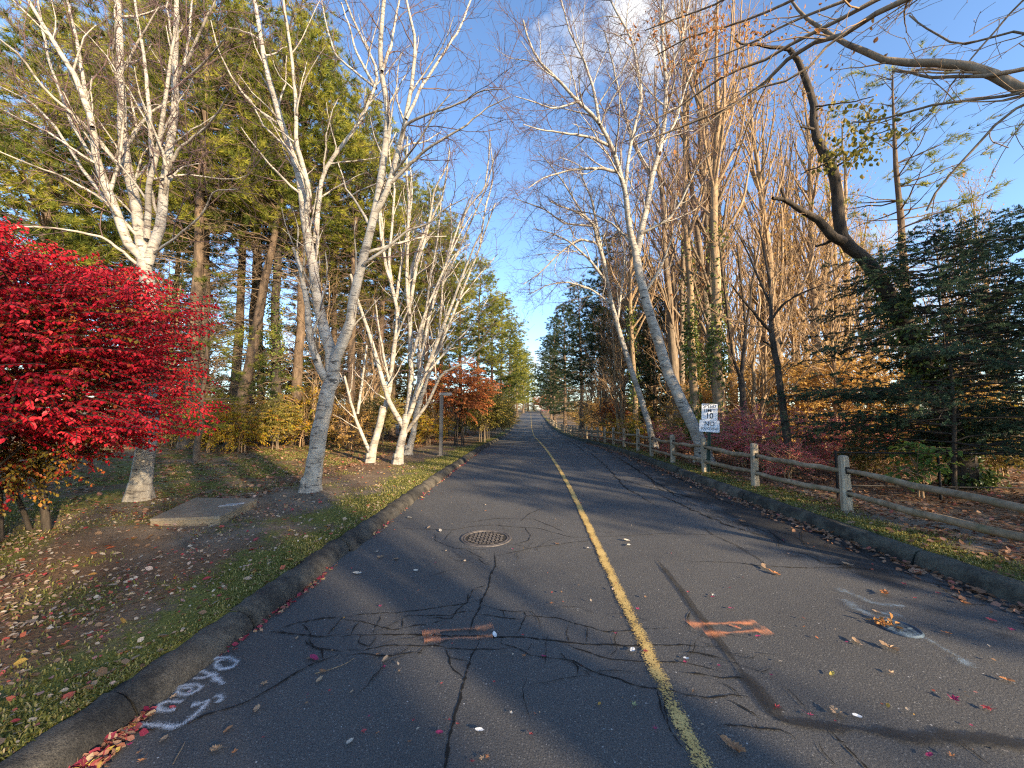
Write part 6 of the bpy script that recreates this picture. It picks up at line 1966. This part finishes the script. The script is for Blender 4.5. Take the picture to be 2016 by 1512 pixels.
w = bpy.data.worlds.new('World'); scene.world = w
w.use_nodes = True
nt = w.node_tree; nt.nodes.clear()
N = lambda t: nt.nodes.new('ShaderNode' + t)
sky = N('TexSky'); sky.sky_type = 'NISHITA'; sky.sun_disc = False
sky.sun_elevation = SUN_EL; sky.sun_rotation = math.atan2(SUN_AZ.x, SUN_AZ.y)
sky.altitude = 50; sky.air_density = .9; sky.dust_density = .4; sky.ozone_density = 2.2
bg = N('Background'); bg.inputs[1].default_value = .15
out = N('OutputWorld')
tc = N('TexCoord')
# one small bright cloud and thin wisps, fixed by direction in the sky
def cloud(u, v, wx, wz):
    d = ray(u, v).normalized()
    return d, wx, wz
nsm = N('Mapping'); nsm.inputs['Scale'].default_value = (6, 6, 10)
nt.links.new(tc.outputs['Generated'], nsm.inputs['Vector'])
ns = N('TexNoise'); ns.inputs['Scale'].default_value = 1.6; ns.inputs['Detail'].default_value = 8; ns.inputs['Roughness'].default_value = .62
nt.links.new(nsm.outputs[0], ns.inputs['Vector'])
def M2(op, a, b):
    q = N('Math'); q.operation = op
    for i, x in enumerate((a, b)):
        if hasattr(x, 'is_output'): nt.links.new(x, q.inputs[i])
        else: q.inputs[i].default_value = x
    return q.outputs[0]
tot = None
for (u, v, rad, amp) in [(1235, 30, .10, .85), (1285, 85, .10, .6), (1150, 80, .10, .55), (1085, 98, .07, .42), (1320, 40, .12, .6), (1060, 760, .25, .3), (1600, 640, .35, .35), (700, 740, .35, .35)]:
    d = ray(u, v).normalized()
    vm = N('VectorMath'); vm.operation = 'DISTANCE'
    nt.links.new(tc.outputs['Generated'], vm.inputs[0]); vm.inputs[1].default_value = d
    f = M2('SUBTRACT', 1.0, M2('DIVIDE', vm.outputs['Value'], rad))
    f = M2('MULTIPLY', M2('MAXIMUM', f, 0.0), amp)
    tot = f if tot is None else M2('MAXIMUM', tot, f)
cf = M2('ADD', M2('MULTIPLY', tot, 1.1), M2('MULTIPLY', M2('SUBTRACT', ns.outputs['Fac'], .5), 1.5))
cf = M2('MULTIPLY', cf, M2('MINIMUM', M2('MULTIPLY', tot, 6.0), 1.0))
rp = N('ValToRGB'); rp.color_ramp.elements[0].position = .12; rp.color_ramp.elements[1].position = .75
nt.links.new(cf, rp.inputs[0])
tint = N('Mix'); tint.data_type = 'RGBA'; tint.blend_type = 'MULTIPLY'; tint.inputs[0].default_value = 1; tint.inputs[7].default_value = (.92, 1.0, 1.08, 1)
nt.links.new(sky.outputs[0], tint.inputs[6])
mx = N('Mix'); mx.data_type = 'RGBA'
nt.links.new(rp.outputs[0], mx.inputs[0]); nt.links.new(tint.outputs[2], mx.inputs[6]); mx.inputs[7].default_value = (3.0, 3.0, 3.05, 1)
nt.links.new(mx.outputs[2], bg.inputs[0]); nt.links.new(bg.outputs[0], out.inputs[0])

cam = bpy.data.cameras.new('camera'); co = bpy.data.objects.new('camera', cam); COL.objects.link(co)
cam.sensor_fit = 'HORIZONTAL'; cam.sensor_width = 36; cam.lens = F / 2016 * 36
cam.clip_start = .05; cam.clip_end = 3000
co.matrix_world = Matrix.Translation((0, 0, CAM_H)) @ CAM_M.to_4x4()
scene.camera = co

scene.render.engine = 'CYCLES'
vs = scene.view_settings
vs.view_transform = 'Standard'; vs.look = 'None'; vs.exposure = 1.4; vs.gamma = 1; vs.use_curve_mapping = False
scene.cycles.max_bounces = 8; scene.cycles.transparent_max_bounces = 12
scene.cycles.diffuse_bounces = 4
scene.cycles.use_denoising = False
scene.cycles.filter_width = 1.2
try:
    scene.cycles.denoising_input_passes = 'RGB_ALBEDO_NORMAL'; scene.cycles.denoising_prefilter = 'ACCURATE'
except Exception:
    pass
